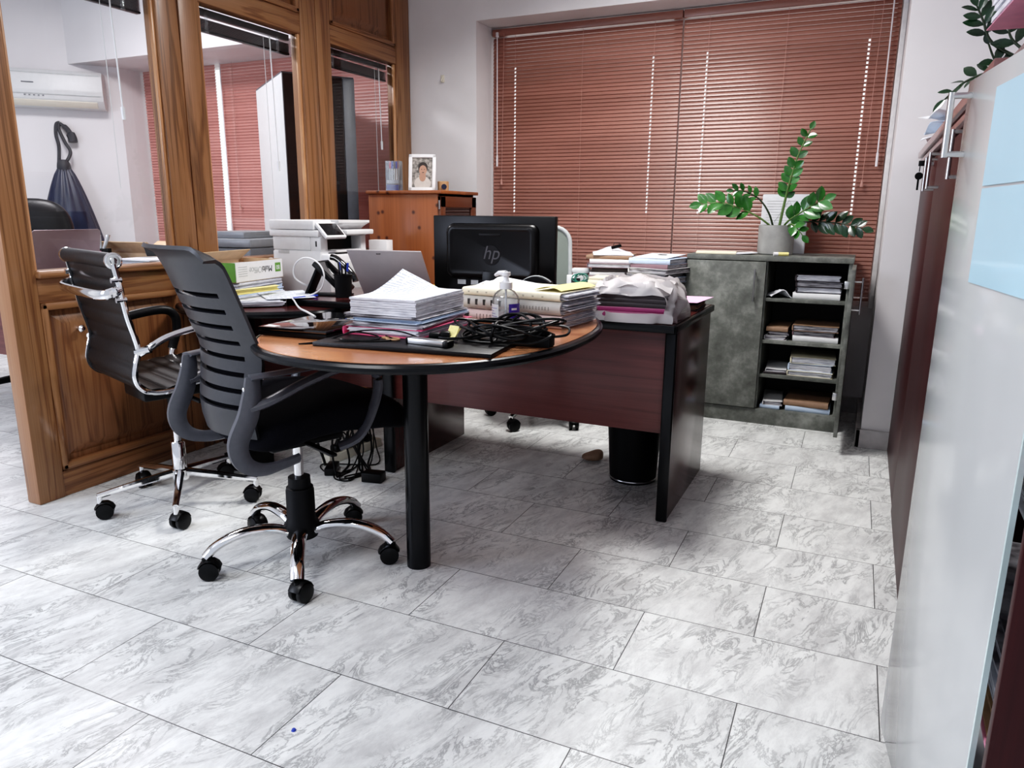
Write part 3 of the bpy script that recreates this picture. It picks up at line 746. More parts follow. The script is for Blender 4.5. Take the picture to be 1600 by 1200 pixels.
def conference_chair():
    t = thing('conference_chair', 'ribbed black leather conference chair in a chrome frame beside the oak partition', 'chair', (-2.340, 1.930, 0), 71)
    for k in range(5):
        a = math.radians(243 - 71 + 72 * k); c, s = math.cos(a), math.sin(a)
        bm = NB(); tube(bm, [(c * 0.02, s * 0.02, 0.125), (c * 0.15, s * 0.15, 0.110), (c * 0.295, s * 0.295, 0.090)], [0.02, 0.017, 0.013], 8, (0.8, 0.9), square=True)
        cyl(bm, (c * 0.288, s * 0.288, 0.092), (c * 0.288, s * 0.288, 0.062), 0.010, seg=12)
        lg = obj('leg', bm, M['chrome'], t)
        caster(lg, (c * 0.288, s * 0.288, 0.065), math.degrees(a) + R.uniform(-50, 50))
    bm = NB(); lathe(bm, [(0, 0.095), (0.03, 0.095), (0.034, 0.11), (0.034, 0.135), (0.027, 0.14), (0.027, 0.245), (0.024, 0.25), (0, 0.25)]); obj('column_cover', bm, M['chrome'], t)
    bm = NB(); cyl(bm, (0, 0, 0.24), (0, 0, 0.395), 0.0145, seg=18); obj('gas_column', bm, M['chrome'], t)
    bm = NB(); cyl(bm, (0, 0, 0.39), (0, 0, 0.45), 0.024, seg=18); box(bm, -0.14, 0.13, -0.10, 0.10, 0.445, 0.497, 0.01); box(bm, -0.02, 0.0, -0.28, -0.1, 0.455, 0.465, 0.003); obj('seat_mechanism', bm, M['black'], t)
    pr = [(-0.238, 0.952), (-0.228, 0.89), (-0.213, 0.78), (-0.196, 0.705), (-0.190, 0.662), (-0.201, 0.618), (-0.209, 0.575), (-0.198, 0.538), (-0.165, 0.514), (-0.10, 0.508), (-0.01, 0.524), (0.10, 0.534), (0.19, 0.530), (0.238, 0.508), (0.250, 0.475)]
    P = catmull([(x, 0, z) for x, z in pr], 6)
    for sd in (1, -1):
        bm = NB(); tube(bm, [(p.x, sd * 0.243, p.z) for p in P], 0.011, 8, (0.8, 0.75), square=False, ref=None)
        obj('side_frame', bm, M['chrome'], t)
    # ribbed leather sling
    L_ = [0]
    for a, b in zip(P, P[1:]): L_.append(L_[-1] + (b - a).length)
    n = 150
    def at(s):
        for i in range(len(L_) - 1):
            if s <= L_[i + 1] + 1e-9:
                f = (s - L_[i]) / (L_[i + 1] - L_[i]); return P[i].lerp(P[i + 1], f)
        return P[-1]
    def sl(u, v):
        s = v * L_[-1]; p = at(s); q = at(min(L_[-1], s + 0.004)); p0 = at(max(0, s - 0.004)); d = (q - p0).normalized()
        nx = Vector((d.z, 0, -d.x))     # towards the sitter's back side
        rib = 0.008 * abs(math.sin(PI * s / 0.058)) ** 0.5
        y = (u - 0.5) * 2 * 0.236
        return p + nx * (-0.004 + rib) + Vector((0, y, 0))
    def sl2(u, v):
        s = v * L_[-1]; p = at(s); q = at(min(L_[-1], s + 0.004)); p0 = at(max(0, s - 0.004)); d = (q - p0).normalized()
        nx = Vector((d.z, 0, -d.x)); rib = 0.008 * abs(math.sin(PI * s / 0.058)) ** 0.5
        return p - nx * (0.004 + rib) + Vector((0, (u - 0.5) * 2 * 0.236, 0))
    bm = NB(); sheet(bm, sl, 8, n, 0.003); sheet(bm, sl2, 8, n, 0.003)
    for sd in (1, -1): tube(bm, [(p.x, sd * 0.233, p.z) for p in P], 0.009, 8)
    obj('seat_sling', bm, M['leather'], t, ang=60)
    bm = NB(); tube(bm, [(-0.236, -0.232, 0.962), (-0.236, 0.232, 0.962)], 0.0255, 24); obj('top_roll', bm, M['leather'], t)
    for sd in (1, -1):
        bm = NB(); lathe(bm, [(0, 0), (0.026, 0), (0.0275, 0.004), (0.0275, 0.012), (0.022, 0.0145), (0.021, 0.0125), (0.012, 0.0125), (0.011, 0.0145), (0, 0.015)], 24, M=T(-0.236, sd * 0.232, 0.962, rx=-90 * sd)); obj('roll_cap', bm, M['chrome'], t)
    bm = NB()
    tube(bm, catmull([(-0.222, 0.243, 0.868), (-0.245, 0.243, 0.862), (-0.275, 0.21, 0.852), (-0.282, 0.0, 0.850), (-0.275, -0.21, 0.852), (-0.245, -0.243, 0.862), (-0.222, -0.243, 0.868)], 6), 0.014, 10, (1.15, 0.6), ref=(0, 0, 1))
    for sd in (1, -1):
        for z_, x_ in ((0.90, -0.230), (0.835, -0.221)): cyl(bm, (x_ - 0.02, sd * 0.243, z_), (x_ + 0.012, sd * 0.243, z_), 0.009, seg=10)
    obj('grab_bar', bm, M['chrome'], t)
    for sd in (1, -1):
        y = sd * 0.262
        pts = catmull([(-0.185, sd * 0.245, 0.652), (-0.165, y, 0.668), (-0.10, y, 0.700), (0.0, y, 0.722), (0.095, y, 0.728), (0.135, y, 0.700), (0.138, y, 0.64), (0.115, y, 0.575), (0.10, sd * 0.245, 0.540)], 6)
        bm = NB(); tube(bm, pts, 0.011, 10, (1.1, 0.9)); cyl(bm, (-0.195, sd * 0.235, 0.655), (-0.16, sd * 0.268, 0.668), 0.014, seg=10)
        ar = obj('armrest', bm, M['chrome'], t)
        i0, i1 = (int(len(pts) * 0.50), int(len(pts) * 0.86)) if sd < 0 else (int(len(pts) * 0.30), int(len(pts) * 0.90))
        bm = NB(); tube(bm, pts[i0:i1], 0.0165, 12, (1.1, 1.0)); obj('leather_sleeve', bm, M['leather'], ar)
conference_chair()

def mesh_chair():
    t = thing('mesh_chair', 'pale grey mesh back office chair behind the desk, mostly hidden by the monitor', 'chair', (-1.56, 3.665, 0), -57)
    for k in range(5):
        a = math.radians(18 + 72 * k + 15); c, s = math.cos(a), math.sin(a)
        bm = NB(); tube(bm, [(c * 0.03, s * 0.03, 0.125), (c * 0.16, s * 0.16, 0.112), (c * 0.29, s * 0.29, 0.075)], [0.022, 0.018, 0.014], 8, (0.8, 1))
        lg = obj('leg', bm, M['chrome'], t)
        caster(lg, (c * 0.285, s * 0.285, 0.07), math.degrees(a) + R.uniform(-50, 50))
    bm = NB(); lathe(bm, [(0, 0.08), (0.04, 0.085), (0.04, 0.13), (0.028, 0.14), (0.026, 0.26), (0.016, 0.265), (0.016, 0.43), (0, 0.43)]); obj('column', bm, M['blackm'], t)
    bm = NB(); sellip(bm, 0.03, 0, 0.48, 0.23, 0.23, 0.045, 3.4); obj('seat', bm, M['meshfab'], t)
    def fr(y, z): return (-0.24 - 0.12 * (z - 0.56) + 0.04 * (y / 0.22) ** 2, y, z)
    loop = []
    W, z0, z1, r_ = 0.215, 0.56, 1.045, 0.085
    for (cy, cz, a0) in ((W - r_, z1 - r_, 0), (-(W - r_), z1 - r_, 90), (-(W - r_), z0 + r_, 180), (W - r_, z0 + r_, 270)):
        for q in range(0, 91, 15): loop.append(fr(cy + r_ * math.cos(math.radians(a0 + q)), cz + r_ * math.sin(math.radians(a0 + q))))
    bm = NB(); tube(bm, loop, 0.012, 10, closed=True)
    tube(bm, catmull([(-0.235, 0, 0.60), (-0.25, 0, 0.50), (-0.15, 0, 0.45), (0, 0, 0.44)], 5), 0.02, 8)
    obj('back_frame', bm, M['lightgrey'], t)
    bm = NB()
    def fm(u, v):
        y = (u - 0.5) * 2 * (W - 0.01); z = z0 + 0.012 + v * (z1 - z0 - 0.024)
        e = max(0, abs(y) - (W - r_)) / r_
        dz = r_ * (1 - math.sqrt(max(0, 1 - min(1, e) ** 2)))
        z = min(max(z, z0 + dz), z1 - dz)
        return fr(y, z)
    sheet(bm, fm, 20, 24, 0.002)
    obj('back_mesh', bm, M['greymesh'], t)
mesh_chair()

# ------------------------------------------------------------------ desk, return, oval table
ZD, ZT, ZR = 0.745, 0.772, 0.717
t = thing('office_desk', 'dark mahogany desk with black edging under the monitor', 'desk', (-1.38, 2.90, 0))
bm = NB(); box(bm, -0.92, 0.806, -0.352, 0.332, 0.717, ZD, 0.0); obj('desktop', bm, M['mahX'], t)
bm = NB()
box(bm, -0.92, 0.820, -0.366, -0.352, 0.7165, ZD + 0.0005, 0.005); box(bm, 0.806, 0.820, -0.366, 0.345, 0.7165, ZD + 0.0005, 0.005); box(bm, -0.92, 0.820, 0.332, 0.345, 0.7165, ZD + 0.0005, 0.005)
obj('edge_band', bm, M['rubber'], t)
for x0, x1, tw in ((0.779, 0.809, 0.006), (-0.435, -0.405, 0.011)):
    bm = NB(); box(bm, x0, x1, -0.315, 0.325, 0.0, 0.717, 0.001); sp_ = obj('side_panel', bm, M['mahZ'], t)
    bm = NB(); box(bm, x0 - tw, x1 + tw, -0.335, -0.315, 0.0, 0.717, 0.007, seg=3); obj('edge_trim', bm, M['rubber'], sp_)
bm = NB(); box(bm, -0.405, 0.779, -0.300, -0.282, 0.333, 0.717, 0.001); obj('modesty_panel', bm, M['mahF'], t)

t = thing('return_desk', 'curved mahogany side desk carrying the printer, against the oak partition', 'desk', (-2.40, 2.75, 0))
edge = [(-2.768, 2.36), (-2.68, 2.285), (-2.57, 2.235), (-2.43, 2.222), (-2.30, 2.255), (-2.19, 2.32), (-2.11, 2.39), (-2.05, 2.46), (-2.035, 2.56)]
ep = [(p.x + 2.40, p.y - 2.75) for p in catmull([(x, y, 0) for x, y in edge], 4)]
poly = ep + [(0.365, 0.60), (0.20, 0.76), (-0.368, 0.76)]
bm = NB(); prism(bm, poly, 0.689, ZR); obj('desktop', bm, M['mahX'], t)
bm = NB(); tube(bm, [(x, y, 0.703) for x, y in ep], 0.0145, 10); obj('edge_band', bm, M['rubber'], t)
bm = NB(); box(bm, -0.34, 0.33, 0.08, 0.098, 0.30, 0.689, 0.001); obj('modesty_panel', bm, M['mahF'], t)
bm = NB(); box(bm, -0.08, 0.05, -0.47, -0.30, 0.0, 0.075, 0.004); box(bm, -0.06, 0.03, -0.40, -0.34, 0.07, 0.689, 0.006); obj('leg', bm, M['blackm'], t)
bm = NB(); box(bm, -0.37, -0.345, -0.2, 0.55, 0.0, 0.689, 0.001); obj('side_panel', bm, M['mahZ'], t)

t = thing('meeting_table', 'oval cherry meeting table with black rim on one black leg, joined to the desk', 'table', (-1.183, 1.97, 0))
def oval(a, b, b2, n=2.25, k=96):
    out = []
    for i in range(k):
        th = 2 * PI * i / k; c, s = math.cos(th), math.sin(th)
        x = math.copysign(abs(c) ** (2 / n), c) * a; y = math.copysign(abs(s) ** (2 / n), s) * (b2 if s > 0 else b)
        out.append((x, y))
    return out
bm = NB(); prism(bm, oval(0.458, 0.573, 0.66), ZD + 0.001, ZT); obj('tabletop', bm, M['cherry'], t)
bm = NB(); tube(bm, [(x, y, (ZD + ZT) / 2) for x, y in oval(0.463, 0.578, 0.665)], 0.0133, 10, (1.0, 1.0), closed=True, ref=(0, 0, 1)); obj('rim', bm, M['rubber'], t)
bm = NB(); cyl(bm, (-0.03, -0.09, 0), (-0.03, -0.09, 0.735), 0.0385, seg=36); cyl(bm, (-0.03, -0.09, 0.735), (-0.03, -0.09, ZD), 0.075, seg=32); obj('leg', bm, M['rubber'], t)

# ------------------------------------------------------------------ paper, folders
def sheets(bm, w, d, h, n, jit=0.004, mat=0, z=0.0, rng=R, yaw=1.0):
    for i in range(n):
        a = rng.uniform(-yaw, yaw); dx, dy = rng.uniform(-jit, jit), rng.uniform(-jit, jit)
        zz = z + h * i / n
        box(bm, -w / 2, w / 2, -d / 2, d / 2, zz, zz + h / n * 0.93, mat=mat, M=T(dx, dy, 0, rz=a))

def folder(label, loc, rz, w, d, h, cover, pages, cat='folder', group=None, n=6, name='document_folder', spine='x', droop=0.0, covlab=None):
    t = thing(name, label, cat, loc, rz, group)
    bm = NB(); sheets(bm, w - 0.012, d - 0.012, h - 0.004, n, 0.004, z=0.002); obj('pages', bm, pages, t)
    bm = NB(); ph = R.uniform(0, 6)
    def cf(zc, k):
        def f(u, v):
            x = (u - 0.5) * w; y = (v - 0.5) * d
            z = zc + (0.0012 * (1 + math.sin(5 * x / w + 4 * y / d + ph)) if k else 0)
            if k: z -= droop * max(0, abs(y) / d - 0.3)
            return (x, y, z)
        return f
    sheet(bm, cf(0.0006, 0), 2, 2, 0.0012); sheet(bm, cf(h - 0.0014, 1), 8, 8, 0.0012)
    if spine == 'y':
        tube(bm, [(-w / 2, -d / 2, h / 2), (w / 2, -d / 2, h / 2)], h / 2, 8, (1.0, 0.25), ref=(0, 0, 1))
    else:
        tube(bm, [(-w / 2, -d / 2, h / 2), (-w / 2, d / 2, h / 2)], h / 2, 8, (1.0, 0.25), ref=(0, 0, 1))
    obj('cover', bm, cover, t)
    return t

def folder_stack(where, x, y, z, rz, w, d, specs, group, cat='folder', gap=0.0006, jx=0.012):
    """specs bottom to top: (height, cover key, page key, colour words)"""
    N_ = len(specs)
    for i, (h, c, p, words) in enumerate(specs):
        o_ = ORD[N_ - 1 - i] if i < N_ - 1 or N_ > 1 else ''
        lab = (words + ', ' + (o_ + ' in ' if N_ > 1 else 'in ') + where)
        folder(lab, (x + R.uniform(-jx, jx), y + R.uniform(-jx, jx), z), rz + R.uniform(-4, 4), w + R.uniform(-0.012, 0.008), d + R.uniform(-0.02, 0.01), h, M[c], M[p], cat, group, n=max(3, int(h / 0.004)), spine=R.choice('xy'))
        z += h + gap
    return z

# ------------------------------------------------------------------ on the oval table
pad = NB(); box(pad, -0.255, 0.255, -0.215, 0.215, 0, 0.012, 0.003)
o = obj('desk_pad', pad, M['leather'], None, (-1.085, 1.778, ZT + 0.0004), (0, 0, 7)); tag(o, 'flat black leather desk pad on the oval table under the cables', 'desk pad')
bm = NB(); lathe(bm, [(0, 0), (0.03, 0), (0.03, 0.0004), (0, 0.0004)], 24, M=T(0.14, 0.12, 0.012) @ Matrix.Scale(0.55, 4, (0, 1, 0))); obj('emblem', bm, M['hpgrey'], o)

t = thing('laptop', 'closed glossy black laptop at the left end of the oval table', 'laptop', (-1.462, 1.785, ZT + 0.0005), 4)
bm = NB(); box(bm, -0.118, 0.118, -0.175, 0.175, 0.001, 0.015, 0.004); obj('base', bm, M['black'], t)
bm = NB(); box(bm, -0.118, 0.118, -0.175, 0.175, 0.016, 0.026, 0.003); obj('lid', bm, M['gloss'], t)
bm = NB()
for k in range(5): box(bm, 0.1175, 0.1185, -0.12 + k * 0.045, -0.095 + k * 0.045, 0.005, 0.011)
obj('ports', bm, M['steel'], t)
bm = NB(); box(bm, -0.105, -0.065, -0.165, -0.14, 0.026, 0.0263); obj('white_mark', bm, M['white'], t)  # small white rectangle on the lid

# tall heap of papers: pink file, mixed papers, white ream on top
PX, PY, PR_ = -1.205, 1.85, 3
zb = ZT + 0.0135
t = thing('plastic_file', 'pink plastic file of papers at the bottom of the tall pile on the oval table', 'file', (PX + 0.005, PY - 0.005, zb), PR_, 'tall paper pile on the oval table')
bm = NB(); sheets(bm, 0.225, 0.31, 0.018, 6, 0.006, z=0.002); obj('pages', bm, M['edges'], t)
bm = NB(); box(bm, -0.125, 0.122, -0.165, 0.170, 0.0, 0.0016); box(bm, -0.125, 0.122, -0.155, 0.172, 0.0205, 0.022, 0.0005); tube(bm, [(-0.125, -0.165, 0.011), (-0.125, 0.17, 0.011)], 0.011, 8, (1, 0.3)); obj('cover', bm, M['pink'], t)
z = zb + 0.0226
for i, (h, kk, lab, w) in enumerate(((0.012, 'edgesD', 'loose grey-white papers above the pink file in the tall pile', 0.225), (0.011, 'bluepaper', 'pale blue papers in the middle of the tall pile on the oval table', 0.22), (0.010, 'edgesD', 'crumpled papers just under the white ream in the tall pile', 0.228))):
    bm = NB(); sheets(bm, w, 0.30, h, 5, 0.010, yaw=2.5)
    o = obj('paper_stack', bm, M[kk], None, (PX + R.uniform(-.008, .008), PY + R.uniform(-.006, .006), z), (0, 0, PR_ + R.uniform(-3, 3))); tag(o, lab, 'papers', 'tall paper pile on the oval table')
    z += h + 0.0006
bm = NB()
def ream(k):
    def f(u, v):
        x = (u - 0.5) * 0.212; y = (v - 0.5) * 0.297
        return (x, y, k * 0.0066 + (0.052 * max(0, (0.62 - u)) ** 1.0 * max(0, v - 0.35) ** 1.4 * 3.2 + 0.004 * v) * (0.35 + 0.65 * k / 6))
    return f
for k in range(7): sheet(bm, ream(k), 10, 12, 0.0060, M=T(R.uniform(-.0015, .0015), R.uniform(-.0015, .0015), 0.003))
o = obj('paper_ream', bm, [M['edges'], M['print']], None, (PX, PY - 0.004, z), (0, 0, PR_)); tag(o, 'ream of printed white paper with one corner curling up, atop the tall pile', 'papers', 'tall paper pile on the oval table')
for p in o.data.polygons:
    if p.normal.z > 0.8 and p.center.z > 0.038: p.material_index = 1

# three document files behind the hand gel
FX, FY, FR = -1.0, 2.255, -5
def big_file(label, z, w, d, h, cover, marks, rz, dx=0.0, nsp='document_binder'):
    t = thing(nsp, label, 'file', (FX + dx, FY, z), rz, 'files behind the hand gel bottle')
    bm = NB(); sheets(bm, w - 0.01, d - 0.03, h - 0.006, 7, 0.004, z=0.003, yaw=0.8)
    for k in range(6):
        zz = 0.004 + (h - 0.01) * k / 6
        box(bm, w / 2 - 0.05, w / 2 + R.uniform(0.004, 0.022), -d / 2 + 0.02, d / 2 - 0.01, zz, zz + 0.0022, M=T(0, 0, 0, rz=R.uniform(-2, 2)))
    obj('pages', bm, M['edges'], t)
    bm = NB(); r_ = h / 2
    pts = [(-d / 2 + r_ - r_ * math.cos(a) * 0.9, h / 2 - r_ * math.sin(a)) for a in [math.radians(q) for q in (90, 60, 30, 0, -30, -60, -90)]]
    prof_ = [(d / 2, 0.0)] + pts + [(d / 2, h)]
    def f(u, v):
        k = u * (len(prof_) - 1); i = min(int(k), len(prof_) - 2); fr_ = k - i
        a, b = prof_[i], prof_[i + 1]
        return ((v - 0.5) * w, a[0] + (b[0] - a[0]) * fr_, a[1] + (b[1] - a[1]) * fr_)
    sheet(bm, f, len(prof_) - 1, 4, 0.0018)
    cv = obj('cover', bm, cover, t)
    if marks:
        bm = NB()
        for x0, x1, z0_, z1_ in marks: box(bm, x0, x1, -d / 2 - 0.0015 + 0.002, -d / 2 + 0.010, z0_, z1_)
        obj('spine_print', bm, M['ink'], cv)
    return t
z = ZT + 0.0006
mk = [(-0.17 + 0.0, -0.15, 0.010, 0.030)] + [(-0.12 + k * 0.013, -0.1193 + k * 0.013, 0.012, 0.028) for k in range(16)]
big_file('pale pink card file with printed spine, lowest of the three files behind the hand gel', z, 0.375, 0.27, 0.040, M['pinkcard'], mk, FR, 0.0)
z += 0.0415
mk = [(-0.15 + k * 0.030, -0.142 + k * 0.030, 0.016, 0.034) for k in range(5)] + [(0.02 + k * 0.011, 0.0207 + k * 0.011, 0.016, 0.026) for k in range(13)]
big_file('grey card file with dark squares on its spine, behind the hand gel', z, 0.385, 0.27, 0.043, M['greycard'], mk, FR - 1, -0.004)
z += 0.0445
mk = [(-0.16 + k * 0.035, -0.153 + k * 0.035, 0.010, 0.014) for k in range(9)]
big_file('cream card file with punched holes, top of three behind the hand gel', z, 0.37, 0.26, 0.024, M['creamcard'], mk, FR - 2, 0.004)
z += 0.0255
bm = NB(); sheet(bm, lambda u, v: ((u - .5) * .10, (v - .5) * .22, 0.003 + 0.012 * math.sin(u * 3)), 8, 4, 0.0012)
o = obj('yellow_folder', bm, M['yellow'], None, (FX + 0.135, FY - 0.005, z), (0, 0, -10)); tag(o, 'yellow card folder lying on the cream file beside the plastic bag', 'folder')
def fan(u, v):
    return ((u - .5) * .36, (v - .5) * .15, 0.004 + 0.020 * max(0, 0.45 - u) * 2.2 * (0.4 + 0.6 * v) + 0.004 * math.sin(v * 9))
bm = NB()
for k in range(5): sheet(bm, fan, 10, 5, 0.001, M=T(k * 0.006, k * 0.002, k * 0.0024, rz=k * 1.5 - 3))
o = obj('loose_papers', bm, M['paper'], None, (-1.10, 2.475, 0.850), (0, 0, -6)); tag(o, 'fanned loose white papers lying behind the cream file in front of the monitor', 'papers')
folder('brown card folder carrying the fanned papers behind the three files', (-1.09, 2.475, ZT + 0.0005), -6, 0.36, 0.15, 0.076, M['kraft'], M['edgesD'], 'folder', n=14, name='box_file')
bm = NB(); sheets(bm, 0.10, 0.26, 0.035, 8, 0.008, yaw=3)
o = obj('paper_stack', bm, M['buff'], None, (-1.235, 2.17, ZT + 0.0005), (0, 0, -6)); tag(o, 'narrow buff papers wedged between the tall pile and the three files', 'papers')

# hand gel
t = thing('hand_gel_bottle', 'clear pump bottle of hand gel with a violet label on the oval table', 'bottle', (-0.985, 2.050, ZT + 0.0005), -20); t.scale = (1.06, 1.06, 1.04)
bm = NB(); lathe(bm, [(0, 0), (0.036, 0), (0.040, 0.004), (0.040, 0.085), (0.037, 0.098), (0.026, 0.112), (0.016, 0.118), (0.016, 0.124)], 32); obj('bottle_body', bm, M['clearp'], t)
bm = NB(); lathe(bm, [(0, 0.002), (0.034, 0.003), (0.037, 0.007), (0.037, 0.055), (0, 0.056)], 28); obj('gel', bm, M['clearp'], t)
def arc(a0, a1, z0, z1, r): 
    b_ = NB(); sheet(b_, lambda u, v: (r * math.cos(math.radians(a0 + (a1 - a0) * u)), r * math.sin(math.radians(a0 + (a1 - a0) * u)), z0 + (z1 - z0) * v), 12, 1, 0.0006); return b_
lb = obj('label', arc(-32, 30, 0.012, 0.078, 0.0408), M['purple'], t, label='violet label')
l2 = obj('label', arc(-135, -76, 0.008, 0.076, 0.0408), M['white'], t, label='white label')
bm = NB()
for k in range(7): 
    r = 0.0413; a0, a1 = math.radians(-131), math.radians(-82 - 9 * (k % 3))
    sheet(bm, lambda u, v: (r * math.cos(a0 + (a1 - a0) * u), r * math.sin(a0 + (a1 - a0) * u), 0.016 + k * 0.008 + v * 0.0012), 6, 1, 0.0003)
obj('fine_print', bm, M['purple'], l2)
bm = NB()
for k, (za, wd) in enumerate(((0.060, 26), (0.050, 34), (0.044, 30))):
    r = 0.0413; a0, a1 = math.radians(-8 - wd / 2), math.radians(-8 + wd / 2)
    sheet(bm, lambda u, v: (r * math.cos(a0 + (a1 - a0) * u), r * math.sin(a0 + (a1 - a0) * u), za + v * (0.006 if k == 0 else 0.0012)), 6, 1, 0.0003)
obj('fine_print', bm, M['white'], lb)
bm = NB(); lathe(bm, [(0, 0.119), (0.019, 0.119), (0.019, 0.138), (0.012, 0.140), (0.008, 0.146), (0.008, 0.155), (0.013, 0.158), (0.013, 0.168), (0, 0.169)], 24)
tube(bm, [(0, 0, 0.164), (-0.030, 0.0, 0.163), (-0.044, 0.0, 0.156)], [0.009, 0.007, 0.005], 10); cyl(bm, (0, 0, 0.02), (0, 0, 0.12), 0.003, seg=8); obj('pump', bm, M['white'], t)

# bundled charger cable with adapter
t = thing('laptop_charger', 'bundled black charger cable with its adapter brick on the oval table', 'charger', (-0.850, 1.775, ZT + 0.0125), 8)
bm = NB()
for k in range(9):
    a = 0.105 + R.uniform(-0.02, 0.035); b = 0.045 + R.uniform(-0.012, 0.02); tilt = R.uniform(-14, 14); pts = []
    ox, oy, oz = R.uniform(-0.03, 0.02), R.uniform(-0.02, 0.03), 0.014 + k * 0.0045
    for i in range(28):
        th = 2 * PI * i / 28
        pts.append((ox + a * math.cos(th), oy + b * math.sin(th), max(0.004, oz + 0.012 * math.sin(th + k) + 0.010 * math.cos(2 * th + k))))
    tube(bm, pts, 0.0036, 8, closed=True, M=T(0, 0, 0, rz=tilt))
for k, (cx_, cy_, r_, ry_) in enumerate(((0.03, 0.035, 0.040, 50), (0.05, 0.03, 0.036, 60), (0.01, 0.02, 0.038, 55))):
    pts = [(r_ * 1.35 * math.cos(2 * PI * i / 26), r_ * math.sin(2 * PI * i / 26), 0) for i in range(26)]
    tube(bm, pts, 0.0036, 8, closed=True, M=T(cx_, cy_, 0.040, rx=ry_))
tube(bm, catmull([(-0.06, -0.02, 0.02), (-0.11, -0.05, 0.012), (-0.15, -0.06, 0.010), (-0.19, -0.05, 0.012)], 6), 0.0036, 8)
tube(bm, catmull([(0.05, 0.05, 0.030), (0.09, 0.11, 0.034), (0.145, 0.105, 0.030), (0.152, 0.06, 0.018), (0.115, 0.045, 0.012)], 6), 0.0036, 8)
obj('cable', bm, M['black'], t)
bm = NB(); tube(bm, [(-0.02 + 0.006 * math.sin(2 * PI * i / 16), -0.035 + 0.032 * math.cos(2 * PI * i / 16), 0.030 + 0.027 * math.sin(2 * PI * i / 16)) for i in range(16)], 0.004, 6, closed=True); obj('cable_tie', bm, M['blackm'], t)
bm = NB(); box(bm, 0.015, 0.118, 0.012, 0.060, 0.0, 0.030, 0.004, M=T(0, 0, -0.0122, rz=-4)); obj('adapter_brick', bm, M['blackm'], t)
bm = NB(); box(bm, -0.028, 0.0, -0.016, 0.016, 0.0, 0.026, 0.006); box(bm, 0.0, 0.03, -0.013, 0.013, 0.004, 0.022, 0.004)
for s in (-0.008, 0.008): cyl(bm, (-0.028, s, 0.013), (-0.046, s, 0.013), 0.0024, seg=10)
pg = obj('plug', bm, M['black'], t, (-0.175, -0.045, 0.0005), (0, 0, -160))
bm = NB(); cyl(bm, (-0.13, -0.02, 0.036), (-0.125, -0.05, 0.004), 0.003, seg=8); obj('plug_pin', bm, M['steel'], t)
t = thing('usb_adapter', 'small silver and black adapter on the desk pad in front of the cables', 'adapter', (-1.0, 1.632, ZT + 0.0128), -4)
bm = NB(); box(bm, -0.068, 0.045, -0.014, 0.014, 0, 0.016, 0.003); obj('shell', bm, M['steel'], t)
bm = NB(); box(bm, 0.045, 0.062, -0.015, 0.015, 0, 0.017, 0.003); box(bm, -0.073, -0.068, -0.015, 0.015, 0, 0.016, 0.002); obj('end_cap', bm, M['black'], t)
bm = NB(); box(bm, -0.017, 0.017, -0.017, 0.017, 0, 0.0008); sheet(bm, lambda u, v: ((u - .5) * .034, (v - .5) * .034, 0.002 + 0.008 * v * v), 2, 6, 0.0005)
o = obj('sticky_note', bm, M['yellow'], None, (-0.985, 1.722, ZT + 0.034), (42, 0, -12)); tag(o, 'small yellow sticky note standing among the black cables', 'note')
bm = NB(); tube(bm, [(0.014 * math.cos(2 * PI * i / 20), 0.020 * math.sin(2 * PI * i / 20), 0.003) for i in range(20)], 0.0028, 8, closed=True); box(bm, -0.004, 0.004, 0.018, 0.040, 0, 0.006, 0.001)
o = obj('key_tag', bm, M['tan'], None, (-1.135, 1.655, ZT + 0.0127), (0, 0, 80)); tag(o, 'small tan ring tag lying on the desk pad beside the pink file', 'tag')
bm = NB()
zc = ZT + 0.003
for pts in ([(-1.355, 1.530, zc), (-1.315, 1.575, zc + .001), (-1.27, 1.625, zc + .02), (-1.22, 1.655, zc + .03), (-1.12, 1.66, zc + 0.034), (-1.05, 1.672, zc + .016)],
            [(-1.35, 1.535, zc), (-1.29, 1.60, zc + .004), (-1.25, 1.585, zc + 0.012), (-1.17, 1.60, zc + .011), (-1.13, 1.645, zc + .012), (-1.17, 1.672, zc + .016)],
            [(-1.33, 1.60, zc), (-1.28, 1.56, zc + .006), (-1.22, 1.575, zc + .012), (-1.17, 1.63, zc + .012), (-1.2, 1.665, zc + .016), (-1.28, 1.67, zc + .02), (-1.32, 1.665, zc + .002)]):
    tube(bm, catmull(pts, 8), 0.0021, 7)
o = obj('thin_cable', bm, M['black'], None); tag(o, 'thin black cable tangled in front of the tall paper pile', 'cable')

# ------------------------------------------------------------------ on the desk
t = thing('monitor', 'black computer monitor seen from behind on the desk', 'monitor', (-1.408, 2.80, ZD + 0.0005), 0)
z0 = 0.055; z1 = 0.365
bm = NB(); box(bm, -0.283, 0.283, -0.006, 0.022, z0, z1, 0.004); obj('screen_case', bm, M['black'], t)
bm = NB(); box(bm, -0.279, 0.279, 0.022, 0.0235, z0 + 0.004, z1 - 0.004); obj('screen', bm, M['screen'], t)
bm = NB()
def rr(w, h, r, cx, cz):
    o_ = []
    for (sx, sz, a0) in ((1, 1, 0), (-1, 1, 90), (-1, -1, 180), (1, -1, 270)):
        for q in range(0, 91, 15): o_.append((cx + sx * (w - r) + r * math.cos(math.radians(a0 + q)), cz + sz * (h - r) + r * math.sin(math.radians(a0 + q))))
    return o_
tt = bmesh.new()
rings = [[tt.verts.new((x, y, z)) for x, z in rr(w, h, r, 0.0, 0.218)] for w, h, r, y in ((0.214, 0.116, 0.035, -0.006), (0.209, 0.111, 0.032, -0.022), (0.200, 0.103, 0.028, -0.030), (0.188, 0.092, 0.022, -0.032), (0.184, 0.088, 0.02, -0.030))]
for a, b in zip(rings, rings[1:]):
    for i in range(len(a)): tt.faces.new((a[i], a[(i + 1) % len(a)], b[(i + 1) % len(a)], b[i]))
